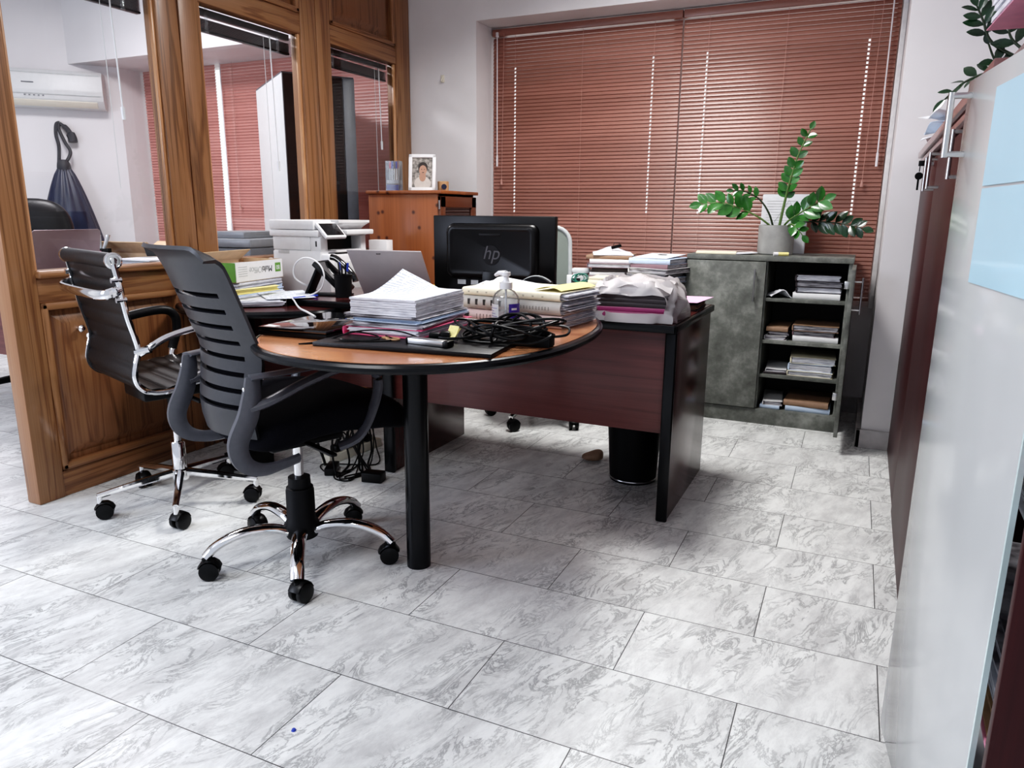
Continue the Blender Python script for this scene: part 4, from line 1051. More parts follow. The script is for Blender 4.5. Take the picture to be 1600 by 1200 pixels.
tt.faces.new(rings[-1]); join(bm, tt)
bk = obj('back_housing', bm, M['black'], t)
bm = NB(); box(bm, -0.05, 0.05, -0.0315, -0.029, 0.283, 0.293, 0.001); obj('vent_slot', bm, M['blackm'], bk)
bm = NB(); cyl(bm, (0.008, -0.0302, 0.205), (0.008, -0.0312, 0.205), 0.041, seg=40); em = obj('emblem', bm, M['blackm'], bk)
text('emblem_letters', 'hp', 0.078, M['hpgrey'], em, (0.007, -0.0316, 0.213), (90, 0, 0), shear=0.28)
for q in ((-0.165, -0.125), (-0.10, -0.065)): bm = NB(); box(bm, *q, -0.0075, -0.006, 0.078, 0.098); obj('port_label', bm, M['lightgrey'], t)
bm = NB(); box(bm, 0.135, 0.155, -0.03, -0.006, 0.068, 0.098, 0.002); obj('video_plug', bm, M['blue'], t)
bm = NB(); box(bm, -0.035, 0.035, -0.035, -0.007, 0.006, 0.14, 0.006); obj('stand_neck', bm, M['black'], t)
bm = NB(); prism(bm, oval(0.12, 0.09, 0.09, 3, 40), 0, 0.012, 0.003); obj('stand_base', bm, M['black'], t)

t = thing('laptop', 'open silver laptop turned away on the desk beside the pen cup', 'laptop', (-1.838, 2.742, ZD + 0.0005), 8)
bm = NB(); box(bm, -0.172, 0.172, 0.0, 0.235, 0.0, 0.014, 0.004); obj('base', bm, M['silver'], t)
bm = NB(); box(bm, -0.15, 0.15, 0.07, 0.21, 0.014, 0.0148); obj('keyboard', bm, M['black'], t)
bm = NB(); box(bm, -0.172, 0.172, 0.0, 0.007, 0.0, 0.255, 0.003); lid = obj('lid', bm, M['silver'], t, (0, -0.004, 0.010), (35, 0, 0))
text('maker_mark', 'acer', 0.013, M['ink'], lid, (-0.025, -0.0005, 0.240), (90, 0, 0))
bm = NB(); box(bm, -0.165, 0.165, 0.007, 0.0076, 0.01, 0.232); obj('screen', bm, M['screen'], lid)

t = thing('pen_cup', 'black mesh pen cup between the desk phone and the silver laptop', 'pen cup', (-2.112, 2.700, ZD + 0.0005))
bm = NB(); lathe(bm, [(0, 0), (0.036, 0), (0.040, 0.10), (0.0425, 0.102), (0.0425, 0.098), (0.038, 0.097), (0.034, 0.004), (0, 0.004)], 28); obj('cup', bm, M['blackm'], t)
for k, (dx, dy, mm, ln, lab) in enumerate(((-0.02, 0.01, 'blue', 0.150, 'blue pen'), (-0.004, -0.015, 'ink', 0.152, 'black pen'), (0.018, 0.005, 'blue', 0.148, 'blue pen'), (0.0, 0.018, 'black', 0.145, 'black pen'), (0.012, -0.02, 'ink', 0.14, 'black pen'))):
    p = thing('pen', ['blue pen leaning left in the mesh pen cup', 'black pen in the middle of the mesh pen cup', 'blue pen leaning right in the mesh pen cup', 'black pen at the back of the mesh pen cup', 'black pen at the front of the mesh pen cup'][k], 'pen', (-2.112 + dx * 0.5, 2.700 + dy * 0.5, ZD + 0.006), group='pens in the mesh cup')
    e_ = Vector((dx * 0.9, dy * 0.9, ln))
    bm = NB(); cyl(bm, (0, 0, 0), e_ * 0.75, 0.0042, seg=10); obj('barrel', bm, M['clearp' if k in (0, 2) else 'black'], p)
    bm = NB(); cyl(bm, e_ * 0.75, e_, 0.005, 0.0045, seg=10); obj('cap', bm, M[mm], p)

t = thing('desk_phone', 'black desk phone on a stand with a pale handset stripe, in front of the printer', 'phone', (-2.235, 2.735, ZD + 0.0005), 14); t.scale = (0.82, 0.82, 0.86)
A = math.radians(52)
Mx = T(0.125, 0, 0.03) @ Matrix.Rotation(-PI + 0.0, 4, 'Z') @ Matrix.Rotation(-math.radians(42), 4, 'Y')
bm = NB(); box(bm, 0.0, 0.215, -0.09, 0.09, -0.014, 0.014, 0.006, M=Mx); obj('phone_body', bm, M['black'], t)
bm = NB(); box(bm, 0.05, 0.2, -0.06, 0.075, 0.014, 0.0155, M=Mx); obj('key_panel', bm, M['gloss'], t)
bm = NB(); tube(bm, catmull([(0.02, -0.105, 0.03), (0.05, -0.108, 0.045), (0.12, -0.108, 0.05), (0.185, -0.108, 0.045), (0.215, -0.105, 0.03)], 6), 0.021, 12, (0.8, 1.05), M=Mx); hs = obj('handset', bm, M['gloss'], t)
bm = NB(); tube(bm, catmull([(0.055, -0.127, 0.048), (0.10, -0.131, 0.05), (0.15, -0.128, 0.045)], 6), 0.010, 8, (1.4, 0.35), M=Mx); obj('stripe', bm, M['lightgrey'], hs)
bm = NB(); box(bm, -0.015, 0.0, -0.05, 0.05, 0.0, 0.155, 0.003, M=T(-0.10, 0, 0.0, ry=28)); box(bm, -0.12, 0.14, -0.055, 0.055, 0, 0.008, 0.003); obj('stand', bm, M['blackm'], t)

bm = NB()
y_ = 2.60
tube(bm, catmull([(-2.36, 2.86, ZR + .01), (-2.31, 2.72, 0.775), (-2.325, y_ + .03, 0.825), (-2.30, y_, 0.885), (-2.255, y_, 0.918), (-2.205, y_, 0.920), (-2.16, y_, 0.898), (-2.138, y_, 0.862), (-2.14, y_, 0.822), (-2.165, y_, 0.782), (-2.23, y_ - .01, 0.754), (-2.255, 2.53, 0.752), (-2.17, 2.44, 0.752), (-1.90, 2.16, 0.770), (-1.62, 1.88, ZT + .0315), (-1.53, 1.81, ZT + .0312)], 6), 0.0035, 8)
o = obj('white_cable', bm, M['white'], None); tag(o, 'white cable looping up beside the desk phone and down to the black laptop', 'cable')

# carrier bag of files on the desk corner
t = thing('plastic_bag', 'crumpled translucent white carrier bag full of files at the desk corner', 'bag', (-0.745, 2.71, ZD + 0.0005), 4)
bm = NB()
NU, NV = 40, 16
def bag(u, v):
    a = 2 * PI * u
    cx, cy = math.cos(a), math.sin(a)
    sx = math.copysign(abs(cx) ** 0.6, cx); sy = math.copysign(abs(cy) ** 0.6, cy)
    k = 1.0 - 0.30 * max(0, v - 0.45) ** 1.3 * 2.0 + 0.02 * math.sin(5 * a + 9 * v)
    w = 0.010 * math.sin(7 * a + 5 * v) + 0.007 * math.sin(13 * a - 7 * v) + 0.006 * math.sin(23 * a + 11 * v)
    zz = 0.142 * v ** 0.85
    return ((0.168 + w) * sx * k, (0.185 + w) * sy * k, 0.002 + zz + 0.006 * math.sin(9 * a) * v)
def skipb(i, j):
    a = 360 * (i + 0.5) / NU
    return 236 < a < 304 and 3 <= j <= 9
sheet(bm, bag, NU, NV, 0.0008, skip=skipb)
tb = bmesh.new()
sheet(tb, lambda u, v: ((u - .5) * .275, (v - .5) * .30, 0.146 + 0.010 * math.sin(7 * u + 2) * math.sin(6 * v) + 0.006 * math.sin(17 * u + 9 * v) - 0.07 * ((u - .5) ** 2 + (v - .5) ** 2)), 20, 20, 0.0008)
join(bm, tb)
obj('bag_skin', bm, M['bagp'], t, ang=80)
gp = 'files inside the carrier bag'
zz = ZD + 0.004
for h, c, p, lab in ((0.014, 'white', 'edges', 'white folder lowest inside the carrier bag'), (0.018, 'magenta', 'edgesD', 'magenta folder near the bottom of the carrier bag'), (0.016, 'magenta', 'edgesD', 'second magenta folder inside the carrier bag, under the dark ones'), (0.016, 'darkcard', 'edgesD', 'dark folder above the magenta ones inside the carrier bag'), (0.014, 'darkcard', 'edgesD', 'dark folder in the middle of the carrier bag pile'), (0.014, 'darkcard', 'edgesD', 'dark folder topmost inside the carrier bag')):
    folder(lab, (-0.745 + R.uniform(-.006, .006), 2.712, zz), 4 + R.uniform(-2, 2), 0.255, 0.31, h, M[c], M[p], 'folder', gp, n=4, spine='y'); zz += h + 0.0006
t = thing('document_binder', 'dark brown binder under the pale pink sheet at the back desk corner', 'binder', (-0.672, 3.10, ZD + 0.0005), 3)
bm = NB(); box(bm, -0.085, 0.085, -0.125, 0.125, 0, 0.003); box(bm, -0.085, 0.085, -0.125, 0.125, 0.022, 0.025, 0.001); tube(bm, [(-0.085, -0.12, 0.0125), (-0.085, 0.12, 0.0125)], 0.0125, 8, (1, .4)); obj('cover', bm, M['darkcard'], t)
bm = NB(); sheets(bm, 0.16, 0.235, 0.017, 5, 0.004, z=0.004); obj('pages', bm, M['kraft'], t)
bm = NB(); sheet(bm, lambda u, v: ((u - .5) * .19, (v - .5) * .25, 0.004 + 0.004 * u), 4, 4, 0.0016)
o = obj('pink_folder', bm, M['lilac'], None, (-0.665, 3.095, ZD + 0.027), (0, 0, -4)); tag(o, 'pale pink folder lying on the dark binder at the back desk corner', 'folder')
folder('mauve folder leaning behind the carrier bag on the desk', (-0.80, 3.06, ZD + 0.0005), 10, 0.20, 0.24, 0.085, M['mauve'], M['edgesD'], 'folder', n=16)
t = thing('desk_organizer', 'small black organizer with a pale arched top in front of the monitor right side', 'organizer', (-1.135, 2.64, ZD + 0.0005), 4)
bm = NB(); sheet(bm, lambda u, v: ((u - .5) * .115, 0, v * (0.118 + 0.022 * (1 - (2 * u - 1) ** 2))), 12, 4, 0.05); obj('body', bm, M['blackm'], t)
bm = NB(); tube(bm, [((u / 12 - .5) * .115, -0.004, 0.119 + 0.022 * (1 - (u / 6 - 1) ** 2)) for u in range(13)], 0.003, 8); obj('top_edge', bm, M['lightgrey'], t)
bm = NB(); sheets(bm, 0.075, 0.075, 0.022, 5, 0.003); o = obj('note_pad', bm, M['yellowp'], None, (-1.965, 3.17, ZD + 0.0005), (0, 0, 8)); tag(o, 'yellow note pad on the desk between the silver laptop and the monitor', 'note pad')
t = thing('keyboard', 'black keyboard lying on the desk behind the monitor', 'keyboard', (-1.55, 3.08, ZD + 0.0005), 3)
bm = NB(); box(bm, -0.22, 0.22, -0.07, 0.07, 0, 0.018, 0.004); obj('case', bm, M['black'], t)
bm = NB()
for j in range(5):
    for i in range(18): box(bm, -0.21 + i * 0.0235, -0.19 + i * 0.0235, -0.06 + j * 0.024, -0.04 + j * 0.024, 0.018, 0.0215, 0.0)
obj('keys', bm, M['blackm'], t)

# ------------------------------------------------------------------ on the return desk
t = thing('printer', 'white multifunction printer with tilted touch screen on the side desk', 'printer', (-2.562, 3.115, ZR + 0.0005), 0); t.scale = (0.87, 1, 1)
# local: x towards the paper outlet (front), y depth along the partition
bm = NB()
box(bm, -0.185, 0.165, -0.19, 0.19, 0.0, 0.215, 0.010)          # lower body
box(bm, 0.10, 0.225, -0.185, 0.185, 0.0, 0.20, 0.014)           # front bulge with the tray
box(bm, -0.185, 0.09, -0.185, 0.185, 0.215, 0.285, 0.006)        # column behind the outlet
box(bm, 0.09, 0.165, -0.185, -0.13, 0.205, 0.285, 0.006); box(bm, 0.09, 0.165, 0.14, 0.185, 0.205, 0.285, 0.006)
obj('printer_body', bm, M['white'], t)
bm = NB(); box(bm, -0.195, 0.16, -0.198, 0.198, 0.283, 0.315, 0.006); box(bm, 0.15, 0.215, -0.03, 0.198, 0.290, 0.315, 0.006); obj('scanner_unit', bm, M['white'], t)
bm = NB(); box(bm, -0.195, 0.13, -0.198, 0.198, 0.317, 0.362, 0.006)
tt = bmesh.new(); q = [(0.12, 0.318), (0.15, 0.335), (0.185, 0.350), (0.185, 0.362), (0.12, 0.362)]
a_ = [tt.verts.new((x, -0.06, z)) for x, z in q]; b_ = [tt.verts.new((x, 0.198, z)) for x, z in q]
tt.faces.new(a_); tt.faces.new(b_[::-1])
for i in range(5): tt.faces.new((a_[i], a_[(i + 1) % 5], b_[(i + 1) % 5], b_[i]))
join(bm, tt); obj('document_feeder', bm, M['white'], t)
bm = NB(); box(bm, 0.0895, 0.0915, -0.13, 0.14, 0.216, 0.284); box(bm, 0.09, 0.22, -0.13, 0.14, 0.2005, 0.204); obj('paper_outlet', bm, M['black'], t)
bm = NB(); box(bm, 0.225, 0.227, -0.15, 0.15, 0.02, 0.16, 0.001); obj('paper_tray', bm, M['offwhite'], t)
Mp = T(0.185, -0.115, 0.315, rz=-8) @ Matrix.Rotation(math.radians(38), 4, 'Y')
bm = NB(); box(bm, -0.055, 0.058, -0.078, 0.062, -0.012, 0.006, 0.006, M=Mp); pn = obj('control_panel', bm, M['white'], t)
bm = NB(); box(bm, -0.043, 0.046, -0.066, 0.050, 0.006, 0.0075, 0.001, M=Mp); obj('touch_screen', bm, M['screen'], pn)
bm = NB(); box(bm, -0.14, -0.06, -0.1915, -0.19, 0.198, 0.2125); obj('side_seam', bm, M['offwhite'], t)
bm = NB(); box(bm, 0.128, 0.138, -0.1866, -0.185, 0.235, 0.262, 0.0005); obj('usb_port', bm, M['ink'], t)
bm = NB(); tube(bm, catmull([(-2.72, 2.90, ZR + 0.006), (-2.76, 2.88, 0.78), (-2.765, 2.90, 0.86), (-2.735, 2.92, 0.885), (-2.70, 2.925, 0.87)], 6), 0.006, 8)
o = obj('printer_cable', bm, M['white'], None); tag(o, 'short white cable arching beside the back of the printer', 'cable')
bm = NB(); box(bm, -0.055, 0.055, -0.035, 0.035, 0, 0.255, 0.002)
o = obj('paper_box', bm, M['white'], None, (-2.415, 3.43, ZR + 0.0005), (0, 0, 6)); tag(o, 'plain white box standing between the white printer and the pine cupboard', 'box')

# carton of copy paper on a heap of documents
hx, hy, hr = -2.625, 2.55, 9.6
zz = ZR + 0.0006
for k, (w, d, h, kk, dx, dy, lab) in enumerate(((0.24, 0.34, 0.030, 'edges', 0.02, 0.0, 'white document pile lowest under the copy paper carton'), (0.23, 0.33, 0.030, 'bluepaper', 0.0, 0.01, 'pale blue papers under the copy paper carton'), (0.23, 0.34, 0.030, 'edges', 0.0, 0.0, 'white papers directly under the copy paper carton'))):
    bm = NB(); sheets(bm, w, d, h, 6, 0.006)
    o = obj('paper_stack', bm, M[kk], None, (hx + dx - 0.02, hy + dy + 0.06, zz), (0, 0, hr)); tag(o, lab, 'papers', 'papers under the copy paper carton'); zz += h + 0.0006
t = thing('paper_carton', 'open white and green copy paper carton lying upside down beside the printer', 'box', (hx - 0.015, hy + 0.06, zz), hr)
w, d, h = 0.225, 0.37, 0.088
bm = NB()
box(bm, w / 2 - 0.003, w / 2, -d / 2, d / 2, 0, h); obj('long_side', bm, M['white'], t)
bm = NB(); box(bm, -w / 2, -w / 2 + 0.003, -d / 2, d / 2, 0, h); box(bm, -w / 2, w / 2, -d / 2, d / 2, 0, 0.003); box(bm, -w / 2, w / 2, d / 2 - 0.003, d / 2, 0, h); obj('carton_walls', bm, M['carton'], t)
bm = NB(); box(bm, -w / 2, w / 2, -d / 2, -d / 2 + 0.003, 0, h); ge = obj('green_end', bm, M['green'], t)
bm = NB(); box(bm, 0.0, 0.045, -d / 2 - 0.001, -d / 2, 0.022, 0.066); ws = obj('size_mark', bm, M['white'], ge)
text('carton_number', '80', 0.034, M['green'], ws, (0.022, -d / 2 - 0.0015, 0.044), (90, 180, 0))
bm = NB(); box(bm, w / 2, w / 2 + 0.0008, d / 2 - 0.065, d / 2 - 0.02, 0.030, 0.072); gs = obj('size_mark', bm, M['green'], t, label='green size mark')
text('carton_number', '80', 0.030, M['white'], gs, (w / 2 + 0.0012, d / 2 - 0.043, 0.051), (90, 180, 90))
text('carton_name', 'Multi', 0.040, M['ink'], t, (w / 2 + 0.0008, 0.055, 0.050), (90, 180, 90), shear=0.1)
text('carton_name', 'Office', 0.040, M['lightgrey'], t, (w / 2 + 0.0008, -0.035, 0.050), (90, 180, 90), shear=0.1)
bm = NB()
for k in range(5): box(bm, w / 2, w / 2 + 0.0006, -d / 2 + 0.02, -d / 2 + 0.085, 0.026 + k * 0.010, 0.029 + k * 0.010)
obj('fine_print', bm, M['lightgrey'], t)
bm = NB()
sheet(bm, lambda u, v: (-w / 2 + 0.004 + u * (w - .01), -d / 2 + 0.01 + v * (d - .02), 0.066 + 0.022 * math.exp(-((v - .55) / .2) ** 2) * u), 6, 10, 0.001)
o = obj('crumpled_paper', bm, M['paper'], None, (hx - 0.015, hy + 0.06, zz), (0, 0, hr)); tag(o, 'white paper bulging inside the open copy paper carton', 'paper')
for s_, nm in ((-1, 'flap'),):
    bm = NB(); box(bm, 0, 0.003, -d / 2 + 0.01, d / 2 - 0.01, 0, 0.07); obj('carton_flap', bm, M['carton'], t, (-w / 2, 0, h), (0, 52, 0))
t = folder('long yellow document pocket lying in front of the copy paper carton', (-2.435, 2.46, ZR + 0.052), 3, 0.035, 0.36, 0.020, M['yellow'], M['yellow'], 'folder', n=3, name='document_pocket')
bm = NB(); sheets(bm, 0.19, 0.28, 0.024, 7, 0.010, yaw=3)
o = obj('paper_stack', bm, M['edges'], None, (-2.415, 2.505, ZR + 0.0055), (0, 0, 42)); tag(o, 'spread of white printed papers at the front of the side desk', 'papers')
bm = NB(); sheet(bm, lambda u, v: ((u - .5) * .21, (v - .5) * .297, 0.002 + 0.004 * u * v), 4, 4, 0.0006)
o = obj('loose_sheet', bm, M['print'], None, (-2.36, 2.60, ZR + 0.032), (0, 0, 52)); tag(o, 'single white sheet on the spread papers beside the desk phone', 'paper')
bm = NB(); box(bm, -0.10, 0.10, -0.145, 0.145, 0, 0.0046, 0.0015)
o = obj('leather_folder', bm, M['leather'], None, (-2.455, 2.525, ZR + 0.0004), (0, 0, 43)); tag(o, 'thin black leather folder under the white papers on the side desk', 'folder')
t = thing('pen', 'blue pen lying on the side desk in front of the desk phone', 'pen', (-2.235, 2.585, ZD + 0.006), 80)
bm = NB(); cyl(bm, (-0.07, 0, 0), (0.045, 0, 0), 0.0045, seg=10); obj('barrel', bm, M['blue'], t)
bm = NB(); cyl(bm, (0.045, 0, 0), (0.07, 0, 0), 0.005, seg=10); obj('cap', bm, M['blue'], t)

# ------------------------------------------------------------------ side table by the window with two heaps of folders
t = thing('side_table', 'low pale grey table under the window between desk chair and grey cabinet', 'table', (-1.33, 4.10, 0))
bm = NB(); box(bm, -0.17, 0.44, -0.32, 0.40, 0.715, 0.735, 0.004); obj('tabletop', bm, M['lightgrey'], t)
for sx in (-0.14, 0.41):
    for sy in (-0.29, 0.37): bm = NB(); box(bm, sx - 0.018, sx + 0.018, sy - 0.018, sy + 0.018, 0, 0.715, 0.003); obj('leg', bm, M['lightgrey'], t)
L1 = [(0.024, 'paper', 'edgesD', 'white paper folder'), (0.026, 'mauve', 'edgesD', 'mauve folder of worn papers'), (0.020, 'white', 'edgesD', 'pale folder of worn papers'), (0.024, 'darkcard', 'edgesD', 'dark edged folder'), (0.022, 'mauve', 'edges', 'mauve edged folder'), (0.022, 'white', 'edgesD', 'grey-white folder'), (0.020, 'kraft', 'edges', 'brown edged folder')]
zt1 = folder_stack('the left heap by the blinds', -1.285, 4.10, 0.7355, 14, 0.25, 0.32, L1, 'left folder heap on the side table', jx=0.018)
L2 = [(0.026, 'white', 'edges', 'white folder'), (0.026, 'bluepaper', 'edgesD', 'pale blue folder'), (0.024, 'darkcard', 'edgesD', 'dark edged folder'), (0.024, 'white', 'edgesD', 'worn white folder'), (0.022, 'mauve', 'edgesD', 'mauve folder'), (0.028, 'bluepaper', 'edges', 'bluish folder of papers')]
zt2 = folder_stack('the right heap beside the grey cabinet', -1.010, 4.06, 0.7355, -14, 0.235, 0.30, L2, 'right folder heap on the side table', jx=0.018)
bm = NB(); sheet(bm, lambda u, v: ((u - .5) * .22, (v - .5) * .28, 0.002 + 0.035 * math.exp(-((u - .5) / .3) ** 2) * v), 8, 6, 0.004)
o = obj('loose_papers', bm, M['paper'], None, (-1.295, 4.09, zt1 + 0.001), (0, 0, 20)); tag(o, 'curled white papers on top of the left folder heap under a bulldog clip', 'papers')
bm = NB(); box(bm, -0.03, 0.03, -0.007, 0.007, 0, 0.018, 0.004, M=T(0, 0, 0, ry=-12)); tube(bm, [(-0.02, 0, 0.016), (-0.015, 0, 0.03), (0.015, 0, 0.03), (0.02, 0, 0.012)], 0.002, 6)
o = obj('bulldog_clip', bm, M['black'], None, (-1.275, 4.10, zt1 + 0.034), (0, 0, 40)); tag(o, 'black bulldog clip on the left folder heap by the blinds', 'clip')
bm = NB(); sheet(bm, lambda u, v: ((u - .5) * .20, (v - .5) * .26, 0.002 + 0.012 * v), 6, 6, 0.003); 
o = obj('document_sheet', bm, M['paper'], None, (-1.02, 4.07, zt2 + 0.001), (0, 0, -10)); tag(o, 'pale printed document on top of the right folder heap', 'paper')
bm = NB(); box(bm, -0.025, 0.025, 0.03, 0.055, 0.0135, 0.0145); obj('printed_mark', bm, M['ink'], o, label='dark printed stamp')
folder('cream card folder sticking out in front of the left folder heap', (-1.19, 3.86, 0.736), 4, 0.28, 0.16, 0.040, M['creamcard'], M['edges'], 'folder', n=8, spine='y')
folder('buff card folder on the cream one in front of the left folder heap', (-1.19, 3.855, 0.777), 2, 0.27, 0.15, 0.014, M['creamcard'], M['edges'], 'folder', n=3, spine='y')
t = thing('plug_box', 'small white box at the foot of the left folder heap by the green cable', 'box', (-1.455, 3.92, 0.7355), 20)
bm = NB(); box(bm, -0.045, 0.045, -0.025, 0.025, 0, 0.05, 0.003); obj('carton', bm, M['white'], t)
bm = NB(); box(bm, -0.02, 0.03, -0.0257, -0.025, 0.01, 0.035); obj('dark_print', bm, M['ink'], t)
bm = NB(); box(bm, -0.05, 0.055, -0.03, 0.03, 0, 0.03, 0.012, M=T(0, 0.09, 0.055)); box(bm, -0.04, 0.04, 0.05, 0.13, 0, 0.055, 0.003)
o = obj('white_carton', bm, M['offwhite'], None, (-1.435, 3.92, 0.7355), (0, 0, 12)); tag(o, 'rounded white carton behind the green cable on the side table', 'box')
bm = NB()
for k in range(6):
    a, b = R.uniform(.028, .045), R.uniform(.02, .032)
    tube(bm, [(a * math.cos(2 * PI * i / 22), b * math.sin(2 * PI * i / 22), 0) for i in range(22)], 0.0022, 6, closed=True, M=T(R.uniform(-.015, .015), R.uniform(-.006, .006), 0.036, rx=R.uniform(45, 90), rz=R.uniform(-30, 30)))
o = obj('green_cable', bm, M['cable_green'], None, (-1.405, 3.87, 0.7385), (0, 0, 0)); tag(o, 'coiled green cable on the side table by the window', 'cable')

# ------------------------------------------------------------------ grey stone-look cabinet with one open door
t = thing('storage_cabinet', 'grey stone-look low cabinet with its right door open, under the window', 'cabinet', (-0.46, 4.13, 0))
D_ = 0.42
bm = NB(); box(bm, -0.418, 0.418, -0.012, D_, 0.886, 0.913, 0.001); obj('top_panel', bm, M['concrete'], t)
bm = NB(); box(bm, -0.4155, 0.4155, -0.006, 0.0035, 0.0, 0.0835, 0.001); obj('plinth', bm, M['concrete'], t)
for x0, x1 in ((-0.415, -0.397), (-0.009, 0.009), (0.397, 0.415)):
    bm = NB(); box(bm, x0, x1, 0.004, D_ - 0.004, 0.0, 0.886, 0.0008); obj('side_panel', bm, M['concrete'], t)
bm = NB(); box(bm, -0.397, 0.397, D_ - 0.012, D_ - 0.004, 0.084, 0.886); obj('back_panel', bm, M['cabin'], t)
for z in (0.084, 0.279, 0.466, 0.692):
    bm = NB(); box(bm, 0.009, 0.397, 0.008, D_ - 0.012, z - 0.018, z, 0.0008); obj('shelf', bm, M['concrete'], t)
bm = NB(); box(bm, -0.415, 0.0, -0.016, 0.002, 0.088, 0.882, 0.001); dr = obj('door', bm, M['concrete'], t)
bm = NB(); cyl(bm, (-0.05, -0.045, 0.675), (-0.05, -0.045, 0.845), 0.005, seg=12)
for z in (0.695, 0.825): cyl(bm, (-0.05, -0.045, z), (-0.05, -0.016, z), 0.004, seg=10)
obj('handle', bm, M['steel'], dr)
bm = NB(); box(bm, 0.415, 0.433, -0.412, -0.002, 0.088, 0.882, 0.001); dr = obj('door', bm, M['concrete'], t)
bm = NB(); cyl(bm, (0.468, -0.36, 0.675), (0.468, -0.36, 0.845), 0.005, seg=12)
for z in (0.695, 0.825): cyl(bm, (0.468, -0.36, z), (0.433, -0.36, z), 0.004, seg=10)
obj('handle', bm, M['steel'], dr)
bm = NB()
for z in (0.18, 0.76): box(bm, 0.385, 0.415, -0.03, 0.01, z, z + 0.04, 0.003)
obj('hinge', bm, M['steel'], dr)

SH = lambda k: (0.0845, 0.2795, 0.4665, 0.6925)[k]
fs = folder_stack
fs('the right pile, top cabinet shelf', -0.200, 4.31, SH(3), 2, 0.225, 0.29, [(0.032, 'white', 'edges', 'white folder'), (0.030, 'darkcard', 'edges', 'dark folder'), (0.030, 'darkcard', 'edgesD', 'dark folder of papers'), (0.034, 'darkcard', 'edges', 'black folder')], 'top shelf pile in the grey cabinet')
bm = NB(); sheet(bm, lambda u, v: ((u - .5) * .11, (v - .5) * .10, 0.006 + 0.040 * math.exp(-((u - .5) / .3) ** 2) * (1 - .6 * v) + 0.006 * math.sin(11 * u + 5 * v)), 10, 8, 0.004)
o = obj('crumpled_paper', bm, M['paper'], None, (-0.395, 4.20, SH(3)), (0, 0, 25)); tag(o, 'crumpled white paper alone at the left of the top shelf of the grey cabinet', 'paper')
fs('the left pile, second cabinet shelf', -0.380, 4.31, SH(2), 1, 0.115, 0.29, [(0.022, 'white', 'edgesD', 'pale folder'), (0.022, 'darkcard', 'edgesD', 'dark folder'), (0.024, 'kraft', 'edges', 'brown folder')], 'left pile on the second shelf', jx=0.004)
fs('the right pile, second cabinet shelf', -0.194, 4.31, SH(2), -2, 0.222, 0.29, [(0.030, 'white', 'edges', 'white folder'), (0.026, 'mauve', 'edgesD', 'mauve folder'), (0.030, 'kraft', 'edgesD', 'brown folder')], 'right pile on the second shelf', jx=0.006)
fs('the left pile, third cabinet shelf', -0.380, 4.30, SH(1), 1, 0.115, 0.29, [(0.012, 'darkcard', 'edgesD', 'thin dark folder'), (0.014, 'white', 'edgesD', 'thin white folder')], 'left pile on the third shelf', jx=0.004)
fs('the right pile, third cabinet shelf', -0.194, 4.31, SH(1), 1, 0.222, 0.29, [(0.026, 'creamcard', 'edges', 'cream folder'), (0.040, 'bluepaper', 'edges', 'pale blue thick file'), (0.034, 'creamcard', 'edges', 'cream thick file')], 'right pile on the third shelf', jx=0.006)
fs('the left pile, bottom cabinet shelf', -0.382, 4.30, SH(0), 1, 0.112, 0.29, [(0.020, 'bluepaper', 'edgesD', 'bluish folder'), (0.022, 'white', 'edgesD', 'grey-white folder')], 'left pile on the bottom shelf', jx=0.004)
fs('the right pile, bottom cabinet shelf', -0.194, 4.30, SH(0), -1, 0.225, 0.29, [(0.028, 'bluepaper', 'edges', 'pale blue file'), (0.030, 'kraft', 'edgesD', 'brown folder')], 'right pile on the bottom shelf', jx=0.006)

# ------------------------------------------------------------------ plants
def leaflet(bm, base, d, up, ln, wd, M_=None):
    d = d.normalized(); s = d.cross(up); s = s.normalized() if s.length > 1e-5 else d.orthogonal().normalized(); n = s.cross(d).normalized()
    prof = [(0, 0.0), (0.08, 0.25), (0.25, 0.75), (0.45, 1.0), (0.65, 0.92), (0.82, 0.62), (0.93, 0.28), (1.0, 0.0)]
    t = bmesh.new(); rows = []
    for f, w in prof:
        c = base + d * (ln * f) - n * (0.10 * ln * f * f)
        if w == 0: rows.append([t.verts.new(c)])
        else: rows.append([t.verts.new(c + s * (wd * w * k) + n * (0.18 * wd * w * abs(k))) for k in (-1, -0.5, 0, 0.5, 1)])
    for a, b in zip(rows, rows[1:]):
        if len(a) == 1:
            for i in range(4): t.faces.new((a[0], b[i], b[i + 1]))
        elif len(b) == 1:
            for i in range(4): t.faces.new((a[i], a[i + 1], b[0]))
        else:
            for i in range(4): t.faces.new((a[i], a[i + 1], b[i + 1], b[i]))
    join(bm, t)

def frond(parent, pts, n, ln, wd, ml, ms, start=0.35, r0=0.006, side=None, rng=R):
    P = catmull(pts, 10); N_ = len(P)
    bm = NB(); tube(bm, P, [r0 * (1 - 0.65 * i / N_) for i in range(N_)], 8); sp_ = obj('stem', bm, ms, parent)
    bm = NB()
    for k in range(n):
        f = start + (1 - start) * (k / max(1, n - 1)); i = min(N_ - 2, int(f * (N_ - 1)))
        p = P[i]; d = (P[i + 1] - P[max(0, i - 1)]).normalized()
        sd = side if side is not None else Vector((0, -1, 0.15))
        lat = d.cross(sd).normalized() if d.cross(sd).length > 0.1 else Vector((0, -1, 0))
        for s in (-1, 1):
            if k == n - 1 and s == 1: break
            dirv = (d * rng.uniform(0.55, 0.9) + lat * s * rng.uniform(0.75, 1.0) + sd * rng.uniform(-0.05, 0.45))
            if k == n - 1: dirv = d
            sz = rng.uniform(0.85, 1.12) * (0.8 + 0.3 * math.sin(PI * min(1, f)))
            leaflet(bm, p, dirv, sd + Vector((rng.uniform(-.4, .4), rng.uniform(-.4, .4), rng.uniform(-.2, .5))), ln * sz, wd * sz)
    obj('foliage', bm, ml, sp_, ang=180)

